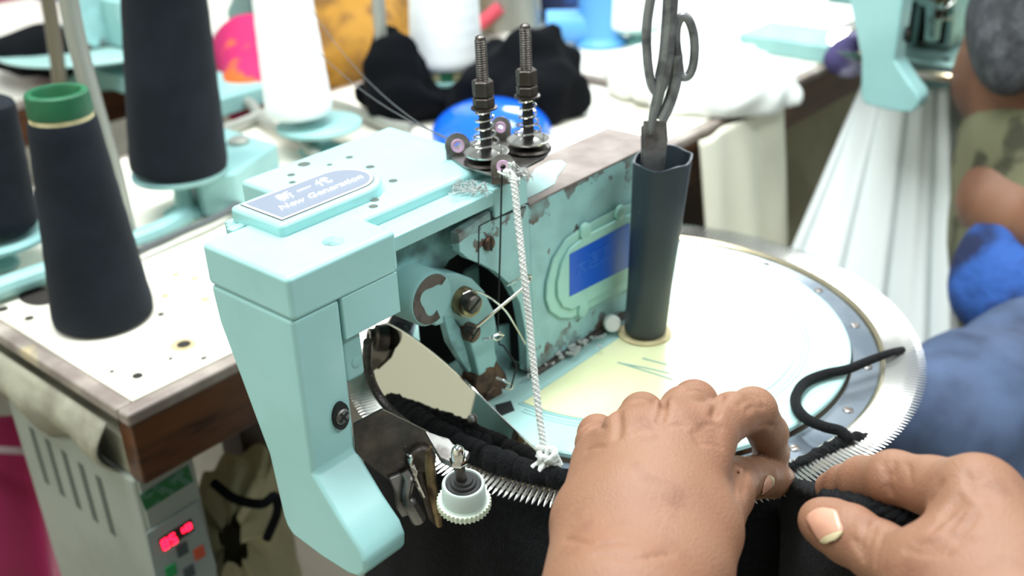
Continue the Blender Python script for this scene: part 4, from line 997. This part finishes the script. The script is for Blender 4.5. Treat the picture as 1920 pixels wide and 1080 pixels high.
heap('cloth_heap', [B_(70, 85, .80, (.07, .07, .03)), B_(90, 95, .80, (.05, .05, .03))], 'black_cloth', 'small black cloth heap beside the bronze pole', 'cloth', seed=5)
heap('cloth_heap', [B_(1340, 165, .765, (.10, .08, .045)), B_(1300, 140, .765, (.09, .10, .04)), B_(1390, 175, .76, (.05, .06, .04)), B_(1250, 130, .76, (.06, .08, .03))], 'white_cloth', 'rumpled white cloth spread on the far table edge', 'cloth', namp=.008, ns=90, seed=8)
def sheet(name, top, drop, mat, label, cat, amp=.012, nf=9, taper=.0, parent=None, out=(0, 0, 0), sag=0):
    A = []; top = smoothpath(top, 10); n = len(top); out = np.array(out, float); cen = np.mean(top, 0)
    for i in range(36):
        v = i / 35; row = []
        for j, p in enumerate(top):
            u = j / (n - 1); dirn = nrm(np.cross(np.array(top[min(j + 1, n - 1)]) - np.array(top[max(j - 1, 0)]), (0, 0, 1)))
            q = np.array(p) + dirn * amp * (.25 + .75 * v) * (math.sin(u * nf * 2 * pi) + .4 * math.sin(u * nf * 4.7 + 1)) + out * v
            q = q + (cen - np.array(p)) * taper * v; q[2] = p[2] - drop * v - sag * math.sin(pi * u) * v; row.append(q)
        A.append(row)
    return obj(name, G().grid(A), mat, parent, smooth=180, solid=.003, label=label, cat=cat)
# white knit hanging from the far dial
cx_, cy_ = FM[0], FM[1]
wt = [P(1632, 122, 1.44), P(1650, 145, 1.41), P(1690, 165, 1.38), P(1740, 165, 1.37), P(1785, 160, 1.37), P(1815, 150, 1.39)]
A = []; top_ = smoothpath(wt, 14); n_ = len(top_); bot_ = smoothpath([P(1440, 560, 1.46), P(1520, 640, 1.43), P(1620, 690, 1.40), P(1720, 700, 1.37), P(1790, 690, 1.36), P(1825, 660, 1.38)], 14)
for i in range(40):
    v = i / 39; row = []
    for j in range(n_):
        u = j / (n_ - 1); f = .011 * (.2 + .8 * v) * (math.sin(u * 34 + .8) + .5 * math.sin(u * 61 + 1.5 * v)); row.append(np.array(top_[j]) * (1 - v) + np.array(bot_[j]) * v - FW * f)
    A.append(row)
obj('hanging_cloth', G().grid(A), 'white_knit', smooth=180, solid=.003, label='long white knitted cloth hanging from the far machine dial', cat='cloth')
e_ = [np.array(PZ(a, b_, TZ - .005)) + np.array([.022, 0, 0]) for a, b_ in ((1300, 262), (1350, 232), (1400, 205), (1440, 180))]
for p in e_: p[0] = TX + .012
sheet('cloth_bag', e_, .26, 'cream_cloth', 'cream cloth bag hanging off the far table edge', 'bag', amp=.010, nf=2.5, sag=.07, out=(.03, 0, 0))
# grey sewing post with red grip, blue cylinder, blue cloth
bt = np.array(PZ(960, 95, TZ)); pm = thing('post_machine', bt, 'grey metal machine post with a red grip, behind the white cone', 'machine')
obj('post', G().tube([bt, bt + np.array([0, 0, .2])], [.05, .04], 20), 'grey_metal', pm)
obj('base', G().lathe(bt, [(.075, 0), (.075, .02), (.05, .04), (.001, .04)], n=28), 'grey_metal', pm)
obj('grip', G().tube([upq(900, 62, bt) - FW * .05, upq(938, 30, bt) - FW * .05], .010, 12), 'hanky_pink', pm)
bt = np.array(PZ(1126, 82, TZ + .001)); bl = thing('blue_cylinder', bt, 'sky blue plastic spool cylinder left of the scissors', 'spool')
obj('barrel', G().lathe(bt, [(.040, 0), (.042, .004), (.034, .014), (.034, .13), (.042, .14), (.040, .146), (.012, .146)], n=36), 'blue_sky', bl)
obj('side_tube', G().tube([bt + np.array([0, 0, .028]) - RT * .02, bt + np.array([0, 0, .028]) - RT * .085], [.026, .024], 20), 'blue_sky', bl)
bt = np.array(PZ(1030, 20, TZ)); heap('blue_bundle', [(bt + np.array([0, 0, .03]), (.06, .06, .06))], 'blue_cloth', 'deep blue bundle at the top edge above the black cloth heap', 'bundle', seed=12)
bt = np.array(PZ(1610, 112, .80)) ; heap('purple_cloth', [(np.array(P(1592, 100, 1.44)), (.028, .028, .018)), (np.array(P(1618, 98, 1.44)), (.03, .03, .016))], 'purple_cloth', 'small purple and white cloth beside the far machine leg', 'cloth', flat=.7, seed=14)
# opposite-row machine, seen from behind
om = copy_tree(mc, None, ('head_cover', 'ledge_strip', 'front_leg', 'side_panel', 'arm_body', 'arm_neck', 'rear_body', 'rear_top_plate', 'side_plate', 'dial_cover', 'base_casting', 'cavity_shade'))
om.location = np.array(PZ(330, 160, TZ)) + np.array([-.10, .08, .0]); om.rotation_euler = (0, 0, pi)
om['label'] = 'blurred teal linking machine in the opposite row, behind the tall navy cone'
# ================================================================== people behind
def body(balls, caps, k, h, mat, name, parent=None, label=None, cat=None, namp=0, ns=40):
    def fn(p):
        p = p.astype(np.float32); d = None
        for c, r in balls:
            q = ell(p, c, r); d = q if d is None else smin(d, q, k)
        for f in caps:
            q = chain(p, f, k); d = q if d is None else smin(d, q, k)
        if namp: d = d + namp * fnoise(p, ns, 4)
        return d
    pts = [np.array(c) + s * np.array(r) for c, r in balls for s in (-1, 1)] + [np.array(a) + s * ra for f in caps for a, ra in f for s in (-1, 1)]
    return obj(name, nets(fn, np.min(pts, 0) - .03, np.max(pts, 0) + .03, h), mat, parent, smooth=180, label=label, cat=cat)
# seated worker at the right edge
hd = P(1960, 70, 1.22)
shl = P(1985, 200, 1.27); elb = P(1868, 378, 1.25); wr = P(1990, 440, 1.16)
pa = body([(hd, (.085, .085, .115)), (hd - np.array([.05, 0, .06]), (.045, .05, .05))], [[(hd - np.array([0, 0, .08]), .055), (P(1990, 215, 1.28), .06)], [(shl, .05), (P(1915, 280, 1.26), .044), (elb, .038), (P(1920, 420, 1.21), .034), (wr, .028)],
     *[[(wr, .026), (wr + RT * .05 + UP * (.018 - .014 * k) - FW * .02, .018), (wr + RT * .10 + UP * (.030 - .022 * k) - FW * .03, .011), (wr + RT * .14 + UP * (.022 - .022 * k) - FW * .02, .009)] for k in range(4)], [(wr, .026), (wr + RT * .035 + UP * .035 - FW * .03, .013), (wr + RT * .07 + UP * .05 - FW * .045, .010)], [(P(1990, 215, 1.28), .09), (P(2020, 420, 1.28), .12), (P(2040, 560, 1.25), .13)]], .03, .008, 'skin_dark', 'person', None,
     'seated worker at the right edge with grey hair, olive shirt and blue jeans', 'person')
body([(hd + np.array([.012, .0, .028]), (.096, .096, .108)), (P(1900, 120, 1.20), (.03, .035, .05))], [], .03, .006, 'hair_grey', 'hair', pa, namp=.012, ns=60)
body([], [[(P(1995, 235, 1.28), .11), (P(2025, 420, 1.28), .14), (P(2045, 540, 1.25), .15)], [(shl, .075), (P(1905, 270, 1.26), .062)], [(P(1870, 230, 1.40), .05), (P(1880, 320, 1.42), .06)]], .04, .008, 'shirt_olive', 'shirt', pa, namp=.006, ns=50)
body([], [[(P(2100, 700, 1.14), .11), (P(1945, 730, 1.06), .082), (P(1800, 780, 1.0), .068), (P(1775, 810, .99), .064)], [(P(1790, 800, .99), .064), (P(1815, 900, 1.01), .056), (P(1850, 1060, 1.05), .047), (P(1890, 1300, 1.12), .045)]], .03, .007, 'denim', 'jeans', pa, namp=.009, ns=45)
body([(P(1890, 480, 1.22), (.045, .045, .05)), (P(1925, 550, 1.18), (.055, .055, .06)), (P(1880, 560, 1.20), (.045, .04, .05))], [], .03, .006, 'blue_cloth', 'blue_bundle', None, 'blue crumpled cloth on the lap of the seated worker', 'cloth', namp=.012, ns=50)
# worker in the yellow scarf
h2 = P(655, -20, 1.66)
pb_ = body([(h2, (.08, .085, .115)), (h2 - FW * .075 - np.array([0, 0, .02]), (.018, .018, .022))], [[(h2 - np.array([0, 0, .09]), .05), (P(640, 150, 1.71), .07)], [(P(640, 150, 1.71), .15), (P(640, 330, 1.76), .16)]], .03, .009, 'skin_dark', 'person', None, 'worker in a yellow headscarf at the top, behind the leaning white cone', 'person')
body([(h2 + np.array([0, 0, .03]) + FW * .05, (.105, .105, .12)), (P(620, 110, 1.68), (.12, .12, .10)), (P(690, 100, 1.68), (.10, .10, .09))], [[(P(650, 110, 1.68), .12), (P(650, 260, 1.72), .16)], [(P(600, 20, 1.68), .045), (P(610, 120, 1.62), .06)], [(P(720, 0, 1.68), .045), (P(700, 110, 1.62), .06)]], .04, .009, 'scarf_yellow', 'headscarf', pb_, namp=.010, ns=60)
body([], [[(P(640, 240, 1.72), .13), (P(640, 340, 1.76), .16)], [(P(560, 130, 1.68), .07), (P(485, 110, 1.61), .06), (P(480, 180, 1.51), .05)]], .04, .009, 'dress_mix', 'dress', pb_, namp=.006)
body([(h2 - FW * .082 - np.array([0, 0, .055]), (.022, .022, .010))], [], .01, .004, 'lip_pink', 'lips', pb_)
# standing figure cropped at the top left
body([(P(40, -60, 2.3), (.12, .12, .14))], [[(P(40, -60, 2.3), .12), (P(60, 60, 2.35), .14)]], .04, .01, 'magenta_cloth', 'magenta_bundle', None, 'magenta cloth bundle at the top left corner', 'cloth', namp=.008)
